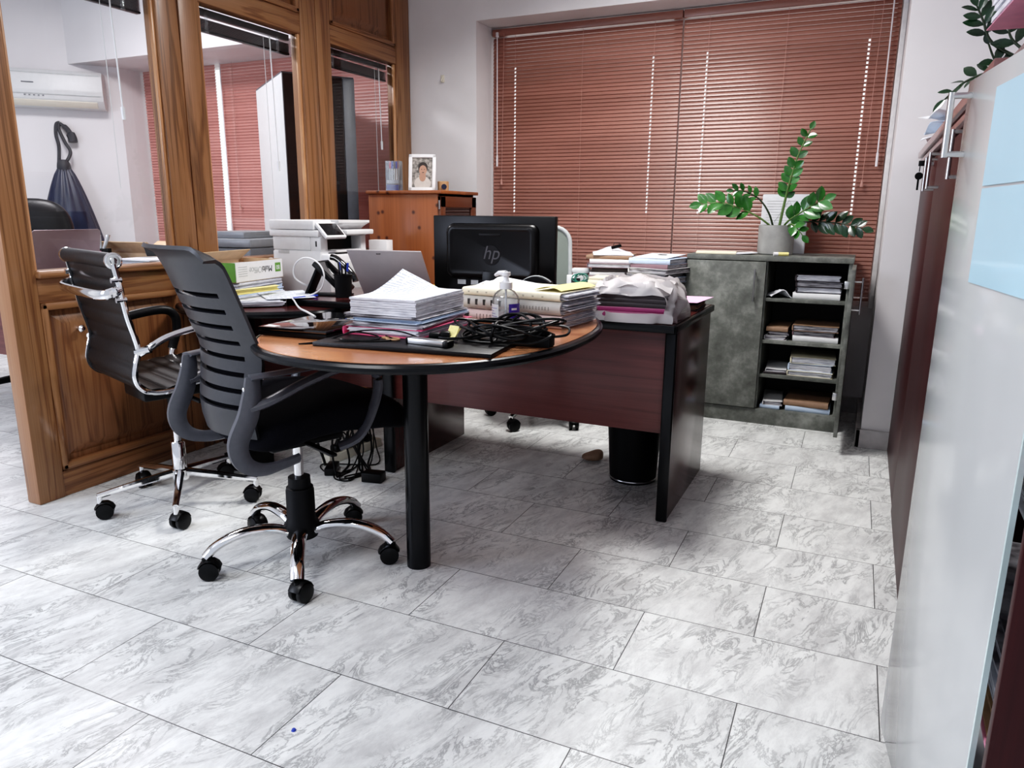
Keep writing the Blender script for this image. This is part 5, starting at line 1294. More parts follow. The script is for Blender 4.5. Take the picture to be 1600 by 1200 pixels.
px, py, pz = -0.443, 4.31, 0.9135
t = thing('potted_plant', 'zamioculcas plant in a round grey pot on the low grey cabinet', 'plant', (px, py, pz))
bm = NB(); lathe(bm, [(0, 0), (0.088, 0), (0.093, 0.006), (0.094, 0.155), (0.088, 0.156), (0.087, 0.135), (0, 0.134)], 40); obj('pot', bm, M['pot'], t)
bm = NB(); lathe(bm, [(0, 0.136), (0.05, 0.139), (0.087, 0.136)], 30); obj('soil', bm, M['soil'], t)
def rel(l): return [(x - px, y - py, z - pz) for x, y, z in l]
frond(t, rel([(-0.435, 4.32, 1.045), (-0.415, 4.31, 1.19), (-0.395, 4.29, 1.30), (-0.365, 4.28, 1.43), (-0.315, 4.28, 1.56)]), 9, 0.060, 0.019, M['leaf'], M['stem'], 0.30, 0.008)
frond(t, rel([(-0.455, 4.31, 1.045), (-0.53, 4.28, 1.105), (-0.63, 4.26, 1.155), (-0.74, 4.24, 1.185), (-0.84, 4.22, 1.175)]), 7, 0.080, 0.025, M['leaf'], M['stem'], 0.42)
frond(t, rel([(-0.46, 4.32, 1.045), (-0.49, 4.31, 1.13), (-0.545, 4.30, 1.205), (-0.62, 4.28, 1.245), (-0.68, 4.27, 1.25)]), 5, 0.055, 0.014, M['leaf'], M['stemD'], 0.55)
frond(t, rel([(-0.42, 4.30, 1.045), (-0.385, 4.25, 1.09), (-0.33, 4.22, 1.13), (-0.265, 4.20, 1.175), (-0.215, 4.19, 1.20)]), 6, 0.082, 0.025, M['leaf'], M['stem'], 0.30)
frond(t, rel([(-0.41, 4.31, 1.045), (-0.33, 4.27, 1.085), (-0.22, 4.24, 1.09), (-0.11, 4.22, 1.08), (-0.02, 4.20, 1.06)]), 8, 0.070, 0.020, M['leafD'], M['stemD'], 0.40)
frond(t, rel([(-0.40, 4.28, 1.045), (-0.37, 4.22, 1.075), (-0.34, 4.19, 1.065), (-0.30, 4.185, 1.02)]), 4, 0.06, 0.019, M['leaf'], M['stem'], 0.45)
# standing block of documents behind the pot
t = thing('document_block', 'thick block of white documents standing upright behind the potted plant', 'documents', (-0.425, 4.435, 0.9140), 3)
bm = NB(); tt = bmesh.new()
for k in range(9): box(tt, -0.118 + R.uniform(-.004, .004), 0.118 + R.uniform(-.004, .004), k * 0.007, k * 0.007 + 0.0064, 0.0, 0.325 + R.uniform(-.006, .006), 0.0)
join(bm, tt, 0, T(0, 0, 0, rx=-6)); obj('pages', bm, M['paper'], t)
bm = NB()
for k in range(10): box(bm, -0.095, 0.07 - 0.02 * (k % 3), -0.0012, -0.0006, 0.15 + k * 0.015, 0.152 + k * 0.015, M=T(0, 0, 0, rx=-6))
for a, b in (((-.05, .17), (.02, .29)), ((.02, .29), (.09, .17))): cyl(bm, (a[0], -0.0012 + a[1] * 0.1, a[1]), (b[0], -0.0012 + b[1] * 0.1, b[1]), 0.0008, seg=5)
obj('printed_lines', bm, M['lightgrey'], t)
t = thing('glue_stick', 'small yellow and white glue stick in front of the plant pot', 'glue stick', (-0.397, 4.145, 0.913 + 0.0105), 18)
bm = NB(); cyl(bm, (-0.012, 0, 0), (0.04, 0, 0), 0.010, seg=18); obj('tube', bm, M['yellow'], t)
bm = NB(); cyl(bm, (-0.035, 0, 0), (-0.012, 0, 0), 0.0104, seg=18); obj('cap', bm, M['white'], t)
bm = NB(); sheet(bm, lambda u, v: ((u - .5) * .21, (v - .5) * .13, 0.004 + 0.008 * math.sin(PI * v)), 4, 8, 0.006); o = obj('envelope', bm, M['creamcard'], None, (-0.735, 4.20, 0.9135), (0, 0, 6)); tag(o, 'folded cream envelope at the left end of the grey cabinet top', 'envelope')
bm = NB(); sheet(bm, lambda u, v: ((u - .5) * .12, (v - .5) * .10, 0.003 + 0.007 * u), 4, 4, 0.004); o = obj('folded_paper', bm, M['paper'], None, (-0.595, 4.22, 0.9135), (0, 0, 25)); tag(o, 'folded white paper beside the cream envelope on the grey cabinet', 'paper')
bm = NB(); box(bm, -0.05, 0.05, -0.08, 0.08, 0, 0.004, 0.001); o = obj('card_sheet', bm, M['tan'], None, (-0.585, 4.33, 0.9135), (0, 0, -12)); tag(o, 'tan card lying on the grey cabinet just left of the plant pot', 'card')

# ------------------------------------------------------------------ pine cupboard in the corner
t = thing('pine_cupboard', 'knotty stained pine cupboard with glazed door in the corner by the partition', 'cupboard', (-2.475, 3.96, 0))
w, d, H = 0.24, 0.215, 1.225
bm = NB(); box(bm, -w, w, -d, -d + 0.02, 0.05, H, 0.002); obj('side_panel', bm, M['pine'], t)
bm = NB(); box(bm, -w, w, d - 0.02, d, 0.05, H, 0.002); box(bm, -w, -w + 0.01, -d + 0.02, d - 0.02, 0.05, H); box(bm, -w, w, -d + 0.02, d - 0.02, 0.05, 0.07); obj('carcass', bm, M['pineD'], t)
bm = NB(); box(bm, -w + 0.02, w - 0.01, -d + 0.01, d - 0.01, 0, 0.05, 0.002); obj('plinth', bm, M['pineD'], t)
bm = NB(); box(bm, -w - 0.012, w + 0.030, -d - 0.012, d + 0.012, H, H + 0.020, 0.005); obj('top_board', bm, M['pine'], t)
bm = NB()
for y0, y1, z0_, z1_ in ((-d, -d + 0.055, 0.06, H - 0.012), (d - 0.055, d, 0.06, H - 0.012), (-d, d, H - 0.075, H - 0.012), (-d, d, 0.06, 0.13)): box(bm, w, w + 0.02, y0, y1, z0_, z1_, 0.003)
dr = obj('door', bm, M['pineD'], t)
bm = NB(); box(bm, w + 0.006, w + 0.010, -d + 0.05, d - 0.05, 0.12, H - 0.07); obj('pane', bm, M['gloss'], dr)
bm = NB(); lathe(bm, [(0, 0), (0.006, 0), (0.006, 0.012), (0.013, 0.018), (0.010, 0.026), (0, 0.027)], 14, M=T(w + 0.02, d - 0.03, 0.75, ry=90)); obj('knob', bm, M['steel'], dr)
bm = NB()
for z in (1.14, 0.25): cyl(bm, (w + 0.012, -d - 0.002, z), (w + 0.012, -d - 0.002, z + 0.05), 0.006, seg=10)
obj('hinge', bm, M['steel'], dr)
ZP = 1.2455
t = thing('photo_frame', 'white photo frame with a portrait standing on the pine cupboard', 'photo frame', (-2.455, 3.93, ZP), 24)
Mf = T(0, 0, 0.001, rx=-14)
bm = NB()
W, Hh, e = 0.082, 0.222, 0.021
for x0, x1, z0_, z1_ in ((-W, -W + e, 0, Hh), (W - e, W, 0, Hh), (-W, W, 0, e), (-W, W, Hh - e, Hh)): box(bm, x0, x1, -0.008, 0.008, z0_, z1_, 0.003, M=Mf)
obj('frame', bm, M['white'], t)
bm = NB()
box(bm, -W + e, W - e, 0.0, 0.002, e, Hh - e, mat=0, M=Mf)
def disc(cx, cz, rx, rz, k, y): 
    tt = bmesh.new(); vs = [tt.verts.new((cx + rx * math.cos(2 * PI * i / 24), y, cz + rz * math.sin(2 * PI * i / 24))) for i in range(24)]; tt.faces.new(vs); join(bm, tt, k, Mf)
disc(0.002, 0.045, 0.050, 0.045, 3, -0.0004)
disc(0.002, 0.085, 0.020, 0.028, 1, -0.0006)
disc(0.004, 0.142, 0.029, 0.034, 2, -0.0008)
disc(0.004, 0.125, 0.023, 0.031, 1, -0.0010)
disc(-0.004, 0.131, 0.003, 0.002, 2, -0.0012); disc(0.013, 0.131, 0.003, 0.002, 2, -0.0012); disc(0.005, 0.112, 0.007, 0.002, 2, -0.0012)
for v in bm.verts:
    pass
obj('photograph', bm, [M['bgphoto'], M['skin'], M['hair'], M['shirt']], t)
bm = NB(); box(bm, -0.03, 0.03, 0.06, 0.063, 0, 0.15, M=T(0, 0.03, 0, rx=18)); obj('back_strut', bm, M['white'], t)
t = thing('pen_box', 'clear plastic box of coloured pens standing on the pine cupboard', 'pen box', (-2.595, 3.845, ZP), 10)
bm = NB()
for x0, x1, y0, y1 in ((-.042, -.040, -.03, .03), (.040, .042, -.03, .03), (-.042, .042, -.03, -.028), (-.042, .042, .028, .03)): box(bm, x0, x1, y0, y1, 0, 0.172)
obj('clear_case', bm, M['clearp'], t)
bm = NB(); box(bm, -.039, .039, -.027, .027, 0, 0.035); obj('blue_insert', bm, M['blue'], t, label='blue paper insert')
bm = NB(); box(bm, -.039, .039, -.027, .027, 0.042, 0.062); obj('white_insert', bm, M['paper'], t)
for k, mm in enumerate(('red', 'blue', 'ink', 'blue', 'red')):
    p = thing('pen', ['red pen at the left of the clear pen box', 'blue pen second from left in the clear pen box', 'black pen in the middle of the clear pen box', 'blue pen second from right in the clear pen box', 'red pen at the right of the clear pen box'][k], 'pen', (-2.595 + (-0.028 + 0.014 * k) * 0.98, 3.845 + (-0.028 + 0.014 * k) * 0.17, ZP + 0.064), group='pens in the clear box')
    bm = NB(); cyl(bm, (0, 0, 0), (0.002, 0, 0.065), 0.0035, seg=8); obj('barrel', bm, M['white'], p)
    bm = NB(); cyl(bm, (0.002, 0, 0.065), (0.003, 0, 0.105), 0.0055, seg=8); obj('cap', bm, M[mm], p)
t = thing('wooden_mug', 'small striped wooden pot beside the photo frame', 'pot', (-2.365, 4.03, ZP))
bm = NB(); lathe(bm, [(0, 0), (0.033, 0), (0.034, 0.058), (0.030, 0.06), (0.028, 0.01), (0, 0.01)], 24); obj('mug_body', bm, M['tan'], t)
bm = NB(); disc_r = 0.016
cyl(bm, (0.020, -0.026, 0.028), (0.024, -0.031, 0.028), disc_r, seg=18); obj('blue_badge', bm, M['navy'], t, label='dark blue round badge')
t = thing('wall_hook', 'small beige hook on the white wall left of the window', 'hook', (-2.551, 4.3595, 1.93))
bm = NB(); box(bm, -0.013, 0.013, -0.006, 0, 0, 0.045, 0.003); obj('plate', bm, M['cream'], t)
bm = NB(); tube(bm, [(0, -0.005, 0.03), (0, -0.018, 0.014), (0, -0.02, 0.008), (0, -0.014, 0.004)], 0.004, 8); obj('prong', bm, M['cream'], t)

# ------------------------------------------------------------------ red-brown cabinets along the right wall
t = thing('tall_cabinet', 'red-brown cabinet with two doors and a key in the lock, along the right wall', 'cabinet', (0.44, 2.79, 0))
bm = NB(); box(bm, -0.20, 0.225, -1.13, 1.125, 0.0, 1.352, 0.001); obj('carcass', bm, M['redZ'], t)
bm = NB(); box(bm, -0.255, 0.225, -1.13, 1.125, 1.352, 1.368, 0.001); box(bm, -0.265, 0.225, -1.135, 1.128, 1.376, 1.402, 0.002); box(bm, -0.24, 0.22, -1.13, 1.12, 1.366, 1.378); obj('top_board', bm, M['redtop'], t)
for y0, y1, hy_, lk in ((-1.125, -0.59, -0.66, None), (-0.585, 0.268, 0.075, -0.19), (0.274, 1.12, 0.335, 0.50)):
    bm = NB(); xo = -0.239 if y0 > 0 else -0.243
    box(bm, xo, -0.204, y0, y1, 0.004, 1.34, 0.0012); dr = obj('door', bm, M['redZ'], t)
    bm = NB(); cyl(bm, (xo - 0.034, hy_, 1.212), (xo - 0.034, hy_, 1.327), 0.0052, seg=12)
    for z in (1.217, 1.322): cyl(bm, (xo - 0.034, hy_, z), (xo, hy_, z), 0.0048, seg=12)
    obj('handle', bm, M['steel'], dr)
    if lk is not None:
        bm = NB(); cyl(bm, (xo, lk, 1.318), (xo - 0.012, lk, 1.318), 0.010, seg=18); lk_ = obj('lock', bm, M['steel'], dr)
        if y0 > 0:
            bm = NB(); box(bm, xo - 0.05, xo - 0.012, lk - 0.002, lk + 0.002, 1.308, 1.328, 0.001); cyl(bm, (xo - 0.044, lk - 0.0, 1.308), (xo - 0.044, lk, 1.288), 0.002, seg=6)
            cyl(bm, (xo - 0.044, lk - 0.003, 1.272), (xo - 0.044, lk + 0.003, 1.272), 0.014, seg=14); box(bm, xo - 0.048, xo - 0.041, lk - 0.001, lk + 0.001, 1.22, 1.262)
            obj('key', bm, M['black'], lk_, label='black headed key hanging from the lock')
t = thing('glass_door_cabinet', 'nearest red-brown cabinet with a frosted glass door standing ajar', 'cabinet', (0.44, 1.33, 0))
bm = NB(); box(bm, -0.228, 0.225, -0.318, -0.298, 0, 1.376, 0.002); obj('side_panel', bm, M['redZ'], t)
bm = NB(); box(bm, -0.215, 0.225, 0.305, 0.323, 0, 1.376, 0.001); obj('side_panel', bm, M['redZ'], t)
bm = NB(); box(bm, 0.215, 0.225, -0.298, 0.305, 0, 1.376); obj('back_panel', bm, M['redZ'], t)
bm = NB(); box(bm, -0.24, 0.225, -0.320, 0.325, 1.376, 1.402, 0.002); obj('top_board', bm, M['redtop'], t)
for z in (0.05, 0.40, 0.74, 1.06):
    bm = NB(); box(bm, -0.205, 0.215, -0.298, 0.305, z - 0.018, z, 0.001); obj('shelf', bm, M['redZ'], t)
ang = 7.6
dr_bm = NB(); box(dr_bm, -0.003, 0.003, 0.0, 0.525, 0.053, 1.356, 0.0008); dr = obj('glass_door', dr_bm, M['frost'], t, (0.209 - 0.44, 1.080 - 1.33, 0), (0, 0, ang), label='tall frosted glass door')
bm = NB(); cyl(bm, (-0.034, 0.495, 1.226), (-0.034, 0.495, 1.335), 0.0055, seg=14)
for z in (1.2315, 1.3295): cyl(bm, (-0.034, 0.495, z), (0.012, 0.495, z), 0.0052, seg=14)
obj('handle', bm, M['steel'], dr)
bm = NB()
for z in (0.15, 1.25): box(bm, -0.006, 0.02, 0.0, 0.03, z, z + 0.05, 0.003)
obj('hinge', bm, M['steel'], dr)
bm = NB(); box(bm, -0.0035, 0.0035, -0.001, 0.004, 0.053, 1.356); obj('glass_edge', bm, M['glassedge'], dr, label='pale green polished edge')
def on_door(y, z, off):   # a point on the door, y along it from the hinge edge
    a = math.radians(ang); return (0.209 - math.sin(a) * y + math.cos(a) * off, 1.080 + math.cos(a) * y + math.sin(a) * off, z)
bm = NB(); box(bm, -0.0006, 0.0006, -0.17, 0.17, 0, 0.148)  # two thin blue panels imitate a window mirrored in the door glass
o = obj('blue_reflection', bm, M['skyreflect'], None, on_door(0.172, 1.172, -0.0045), (0, 0, ang)); tag(o, 'upper pale blue panel imitating a window reflection in the frosted glass door', 'reflection')
bm = NB(); box(bm, -0.0006, 0.0006, -0.17, 0.17, 0, 0.148)
o = obj('blue_reflection', bm, M['skyreflect'], None, on_door(0.172, 1.020, -0.0045), (0, 0, ang)); tag(o, 'lower pale blue panel imitating a window reflection in the frosted glass door', 'reflection')
# papers on the shelves of the nearest cabinet
gname = 'papers on the shelves behind the frosted door'
for zi, z in enumerate((0.05, 0.40, 0.74, 1.06)):
    zz = z + 0.0006
    for k in range(4):
        h = R.uniform(0.018, 0.045); mm = ['edges', 'kraft', 'edgesD', 'rose', 'bluepaper', 'carton', 'paper'][(zi * 3 + k * 2) % 7]
        wn = {'edges': 'white', 'kraft': 'brown', 'edgesD': 'worn grey', 'rose': 'pink', 'bluepaper': 'pale blue', 'carton': 'tan', 'paper': 'plain white'}[mm]
        bm = NB(); sheets(bm, 0.34, 0.46, h, max(3, int(h / 0.005)), 0.01, yaw=1.5)
        o = obj('paper_stack', bm, M[mm], None, (0.400, 1.285, zz), (0, 0, 0)); tag(o, wn + ' papers, ' + ORD[3 - k] + ' on the ' + ['lowest', 'second', 'third', 'highest'][zi] + ' shelf behind the frosted door', 'papers', gname)
        zz += h + 0.0006
folder('magenta folder, lower of the two on top of the nearest cabinet', (0.42, 1.48, 1.4025), -3, 0.28, 0.30, 0.036, M['magenta'], M['edges'], 'folder', 'pink folders on the nearest cabinet', n=5)
folder('rose pink folder jutting over the edge on top of the nearest cabinet', (0.325, 1.455, 1.4391), 3, 0.33, 0.32, 0.085, M['rose'], M['edges'], 'folder', 'pink folders on the nearest cabinet', n=9, spine='y')
t = thing('potted_plant', 'dark leaved plant on top of the red-brown cabinet', 'plant', (0.42, 2.55, 1.4025))
bm = NB(); lathe(bm, [(0, 0), (0.062, 0), (0.080, 0.11), (0.075, 0.111), (0.072, 0.095), (0, 0.094)], 30); obj('pot', bm, M['pot'], t)
bm = NB(); lathe(bm, [(0, 0.095), (0.074, 0.096)], 20); obj('soil', bm, M['soil'], t)
def rl(l): return [(x - 0.42, y - 2.55, z - 1.4025) for x, y, z in l]
frond(t, rl([(0.415, 2.55, 1.49), (0.34, 2.57, 1.515), (0.27, 2.58, 1.52), (0.21, 2.6, 1.50), (0.165, 2.6, 1.455)]), 7, 0.052, 0.012, M['leafD'], M['stemD'], 0.30, side=Vector((-0.3, -0.6, 0.6)))
frond(t, rl([(0.42, 2.56, 1.49), (0.35, 2.58, 1.54), (0.265, 2.6, 1.60), (0.235, 2.6, 1.66), (0.215, 2.6, 1.70)]), 5, 0.055, 0.012, M['leafD'], M['stemD'], 0.62)
frond(t, rl([(0.42, 2.55, 1.49), (0.36, 2.57, 1.52), (0.29, 2.6, 1.54), (0.255, 2.6, 1.60)]), 3, 0.045, 0.012, M['leafD'], M['stemD'], 0.5)
frond(t, rl([(0.43, 2.55, 1.49), (0.36, 2.56, 1.55), (0.31, 2.58, 1.60), (0.295, 2.6, 1.645)]), 3, 0.050, 0.011, M['leafD'], M['stemD'], 0.6)
frond(t, rl([(0.43, 2.54, 1.49), (0.44, 2.5, 1.60), (0.46, 2.48, 1.72)]), 4, 0.05, 0.014, M['leafD'], M['stemD'], 0.5)
for k, (x, y, h) in enumerate(((0.270, 3.50, 0.030), (0.275, 3.48, 0.030), (0.265, 3.45, 0.032))):
    bm = NB(); sheet(bm, lambda u, v: ((u - .5) * .20, (v - .5) * .30, 0.004 + 0.024 * abs(math.sin(3.2 * u + 2.4 * v + k))), 9, 9, 0.003)
    o = obj('paper_stack', bm, M['paper' if k % 2 == 0 else 'bluepaper'], None, (x, y, 1.4025 + k * 0.042), (0, 0, -8 + 9 * k)); tag(o, ['rumpled white papers lowest in the heap on the red-brown cabinet top', 'rumpled pale blue papers in the middle of the heap on the red-brown cabinet', 'rumpled white papers topmost in the heap on the red-brown cabinet'][k], 'papers', 'rumpled papers on the red-brown cabinet')

# ------------------------------------------------------------------ on the floor
t = thing('waste_bin', 'round black waste bin under the right end of the desk', 'bin', (-0.815, 2.985, 0))
bm = NB(); lathe(bm, [(0, 0), (0.098, 0), (0.100, 0.012), (0.118, 0.30), (0.122, 0.302), (0.122, 0.310), (0.116, 0.310), (0.097, 0.02), (0, 0.018)], 40); obj('bin_body', bm, M['blackm'], t)
bm = NB(); tube(bm, [(0.1005 * math.cos(2 * PI * i / 40), 0.1005 * math.sin(2 * PI * i / 40), 0.012) for i in range(40)], 0.0035, 8, closed=True); obj('base_ring', bm, M['steel'], t)
bm = NB(); sellip(bm, 0, 0, 0.022, 0.05, 0.030, 0.022, 2.6); 
for v in bm.verts: v.co.z += 0.010 * math.sin(40 * v.co.x) * (v.co.z > 0.02)
o = obj('brown_pouch', bm, M['kraft'], None, (-1.05, 3.13, 0), (0, 0, 20)); tag(o, 'small crumpled brown pouch on the floor under the desk', 'pouch')
bm = NB(); lathe(bm, [(0, 0), (0.006, 0), (0.004, 0.004), (0, 0.005)], 8); o = obj('blue_scrap', bm, M['blue'], None, (-1.037, 1.083, 0)); tag(o, 'tiny blue scrap lying on the marble floor in the foreground', 'scrap')
t = thing('power_strip', 'cream power strip full of black plugs under the desk', 'power strip', (-2.10, 2.70, 0), 82)
bm = NB(); box(bm, -0.17, 0.17, -0.028, 0.028, 0, 0.042, 0.005); obj('strip_body', bm, M['cream'], t)
bm = NB(); box(bm, -0.155, -0.135, -0.012, 0.012, 0.042, 0.047, 0.002); obj('switch', bm, M['red'], t)
for k in range(4):
    bm = NB(); x = -0.10 + k * 0.065; box(bm, x - 0.022, x + 0.022, -0.022, 0.022, 0.042, 0.075, 0.008); cyl(bm, (x, 0, 0.07), (x + 0.01, 0.0, 0.10 + 0.02 * (k % 2)), 0.011, 0.006, seg=10); obj('plug', bm, M['black'], t)
t = thing('adapter', 'black adapter brick lying beside the power strip', 'adapter', (-2.03, 2.46, 0), -62)
bm = NB(); box(bm, -0.055, 0.055, -0.024, 0.024, 0.0, 0.034, 0.005); obj('brick', bm, M['black'], t)
t = thing('adapter', 'black adapter with yellow label at the foot of the desk panel', 'adapter', (-1.80, 2.45, 0), 12)
bm = NB(); box(bm, -0.045, 0.045, -0.03, 0.03, 0.0, 0.042, 0.005); obj('brick', bm, M['black'], t)
bm = NB(); box(bm, -0.0456, -0.0448, -0.02, 0.02, 0.008, 0.034); obj('label', bm, M['yellowp'], t, label='yellow label')
bm = NB(); rr_ = random.Random(3)
for k in range(9):
    a = rr_.uniform(0, 6.28); p0 = Vector((-2.10 + rr_.uniform(-.02, .02), 2.60 + k * 0.03, 0.09)); 
    mid = Vector((rr_.uniform(-2.08, -1.88), rr_.uniform(2.42, 2.62), 0.004)); m2 = Vector((rr_.uniform(-2.15, -1.85), rr_.uniform(2.40, 2.55), 0.004)); e_ = Vector((rr_.uniform(-2.05, -1.82), rr_.uniform(2.42, 2.6), 0.004 if k % 3 else 0.30))
    P_ = catmull([p0, p0 + Vector((0.03, -0.01, 0.04)), (p0 + mid) / 2 + Vector((0.03, 0, 0.0)), mid, m2, (m2 + e_) / 2 + Vector((0, -.05, 0)), e_], 7)
    for q in P_: q.z = max(q.z, 0.0035)
    tube(bm, P_, 0.0032 if k % 3 else 0.0045, 7)
tube(bm, catmull([(-2.07, 2.40, 0.26), (-2.065, 2.41, 0.16), (-2.05, 2.43, 0.07), (-2.045, 2.435, 0.036)], 6), 0.006, 8)
o = obj('cable_tangle', bm, M['black'], None); tag(o, 'tangle of black cables on the floor around the power strip', 'cables')

# ------------------------------------------------------------------ the room behind the partition
# slanted wall: from the window corner towards the near left
WA = Vector((-5.552, 4.36, 0)); WD = Vector((-0.688, -0.725, 0)); WN = Vector((0.725, -0.688, 0)).normalized()
wang = math.degrees(math.atan2(WD.y, WD.x))
def onwall(s, z, off=0.0): p = WA + WD * s + WN * off; return (p.x, p.y, z)
t = thing('air_conditioner', 'white wall air conditioner seen through the left partition pane', 'air conditioner', onwall(0.52, 1.885, 0.001), wang)
# local x runs along the wall to the near left, local -y... facing the room is +y
bm = NB()
tt = bmesh.new(); q = [(0.0, 0.0), (0.12, 0.0), (0.185, 0.055), (0.20, 0.12), (0.19, 0.235), (0.15, 0.27), (0.0, 0.275)]
a_ = [tt.verts.new((-0.42, y, z)) for y, z in q]; b_ = [tt.verts.new((0.42, y, z)) for y, z in q]
tt.faces.new(a_); tt.faces.new(b_[::-1])
for i in range(len(q)): tt.faces.new((a_[i], a_[(i + 1) % len(q)], b_[(i + 1) % len(q)], b_[i]))
bmesh.ops.recalc_face_normals(tt, faces=tt.faces[:]); bmesh.ops.bevel(tt, geom=tt.edges[:], offset=0.008, segments=2, affect='EDGES', profile=0.5)
join(bm, tt); obj('housing', bm, M['offwhite'], t)
bm = NB(); box(bm, -0.37, 0.40, 0.0, 0.007, 0.0, 0.060, 0.002, M=T(0, 0.130, 0.010, rx=-50)); obj('louvre', bm, M['cream'], t)
bm = NB(); box(bm, -0.40, 0.40, 0.197, 0.201, 0.088, 0.092); box(bm, -0.40, 0.40, 0.186, 0.190, 0.238, 0.242); obj('panel_seam', bm, M['lightgrey'], t)
bm = NB(); box(bm, 0.04, 0.12, 0.196, 0.2005, 0.165, 0.172)
for k in range(5): box(bm, -0.02 + k * 0.03, -0.008 + k * 0.03, 0.199, 0.2015, 0.074, 0.080)
obj('indicator_marks', bm, M['greyprn'], t)
t = thing('drawstring_bag', 'dark blue drawstring sack hanging on the wall behind the partition', 'bag', onwall(0.44, 0.74, 0.012), wang)
bm = NB()
def sack(u, v):
    a = 2 * PI * u; z = 0.70 * v
    k = (1 - v) ** 0.8
    W_ = 0.04 + 0.215 * k; D2 = 0.03 + 0.075 * math.sin(PI * min(1, v * 0.9 + 0.08))
    pl = 1 + 0.10 * v * math.cos(14 * a)
    return (W_ * math.cos(a) * pl, 0.11 + D2 * math.sin(a) * pl, z)
sheet(bm, sack, 64, 14, 0.003)
for v in bm.verts: v.co.z = max(v.co.z, 0.0)
obj('sack', bm, M['navy'], t, ang=70)
bm = NB(); lathe(bm, [(0.038, 0.66), (0.05, 0.70), (0.045, 0.735), (0.03, 0.76), (0, 0.76)], 20, M=T(0, 0.11, 0)); obj('gathered_neck', bm, M['navycord'], t)
bm = NB()
tube(bm, catmull([(-0.02, 0.11, 0.74), (-0.055, 0.09, 0.82), (-0.02, 0.07, 0.90), (0.015, 0.04, 1.0), (0.005, 0.02, 1.04)], 6), 0.013, 8)
tube(bm, catmull([(0.03, 0.11, 0.74), (0.02, 0.09, 0.86), (0.035, 0.06, 0.95), (0.03, 0.03, 1.03), (0.005, 0.02, 1.045)], 6), 0.013, 8)
tube(bm, catmull([(0.005, 0.02, 1.04), (-0.04, 0.03, 1.0), (-0.07, 0.04, 0.94), (-0.075, 0.045, 0.90)], 6), [0.012] * 4 + [0.02] * 6 + [0.034] * 9, 10)
obj('cord', bm, M['navycord'], t)
bm = NB(); tube(bm, [(0.005, -0.012, 1.05), (0.005, 0.02, 1.035), (0.005, 0.03, 1.05)], 0.006, 8); o = obj('wall_peg', bm, M['steel'], None, onwall(0.44, 0.74, 0.012), (0, 0, wang)); tag(o, 'metal peg holding the blue drawstring sack', 'peg')
t = thing('desk', 'dark mahogany desk with black legs in the room behind the partition', 'desk', (-3.85, 2.70, 0))
bm = NB(); prism(bm, [(-0.75, -0.45), (0.93, -0.45), (0.93, 0.82), (0.40, 0.82), (0.40, 0.30), (-0.75, 0.30)], 0.722, 0.75, 0.004); obj('desktop', bm, M['mahX'], t)
bm = NB(); box(bm, -0.70, -0.02, -0.40, -0.38, 0.38, 0.72); obj('modesty_panel', bm, M['mahF'], t)
for x, y in ((0.0, -0.43), (-0.70, -0.43), (0.88, -0.40), (0.88, 0.76), (-0.70, 0.26)): bm = NB(); box(bm, x - 0.025, x + 0.025, y - 0.025, y + 0.025, 0, 0.722, 0.004); obj('leg', bm, M['blackm'], t)
t = thing('laptop', 'pinkish silver laptop standing open behind the partition sill', 'laptop', (-3.36, 2.24, 0.7505), 90)
bm = NB(); box(bm, -0.165, 0.165, 0.0, 0.24, 0.0, 0.014, 0.004); obj('base', bm, M['macgrey'], t)
bm = NB(); prism(bm, [(x, z) for x, z in rr(0.165, 0.140, 0.018, 0, 0.140)], -0.006, 0.0, 0.002, M=Matrix.Rotation(math.radians(90), 4, 'X')); obj('lid', bm, M['macgrey'], t, (0, 0, 0.010), (14, 0, 0))
t = thing('pen_holder', 'black pen holder with a pink picture behind the chrome framed chair', 'pen holder', (-3.50, 2.545, 0.7505), 40)
bm = NB(); box(bm, -0.04, 0.04, -0.035, 0.035, 0, 0.180, 0.004); obj('holder', bm, M['blackm'], t)
bm = NB(); box(bm, -0.03, 0.008, -0.0365, -0.035, 0.120, 0.170); pc = obj('picture', bm, M['rose'], t)
bm = NB(); cyl(bm, (-0.011, -0.0372, 0.147), (-0.011, -0.0365, 0.147), 0.011, seg=16); obj('picture_face', bm, M['red'], pc)
for k, (dx, dy) in enumerate(((-0.02, 0.0), (0.0, 0.012), (0.02, 0.006), (0.025, -0.01))):
    p = thing('pen', ['white pen leaning left in the black holder behind the partition', 'grey pen upright in the black holder behind the partition', 'white pen leaning right in the black holder behind the partition', 'grey scissor handle pen at the right of the holder behind the partition'][k], 'pen', (-3.50 + dx * 0.6, 2.545 + dx * 0.3, 0.931), group='pens in the black holder')
    bm = NB(); cyl(bm, (0, 0, 0), (dx * 1.2, dx * 0.4, 0.06), 0.006, seg=8); obj('barrel', bm, M['white' if k % 2 == 0 else 'lightgrey'], p)
    bm = NB(); cyl(bm, (dx * 1.2, dx * 0.4, 0.06), (dx * 1.3, dx * 0.45, 0.068), 0.0065, seg=8); obj('cap', bm, M['steel'], p)
zz = 0.7505
for k, (h, mm, lab) in enumerate(((0.09, 'edges', 'white document heap behind the sill between the two swivel chairs'), (0.03, 'lilac', 'pink papers on the document heap behind the sill'), (0.02, 'paper', 'white papers topmost on the document heap behind the sill'))):
    bm = NB(); sheets(bm, 0.26, 0.32, h, max(4, int(h / .006)), 0.014, yaw=5); o = obj('paper_stack', bm, M[mm], None, (-3.16, 2.60, zz), (0, 0, 8)); tag(o, lab, 'papers', 'papers behind the sill'); zz += h + 0.0006
t = thing('carton_box', 'flat open brown carton behind the sill next to the oak post', 'box', (-3.44, 2.80, 0.7505), 10)
bm = NB()
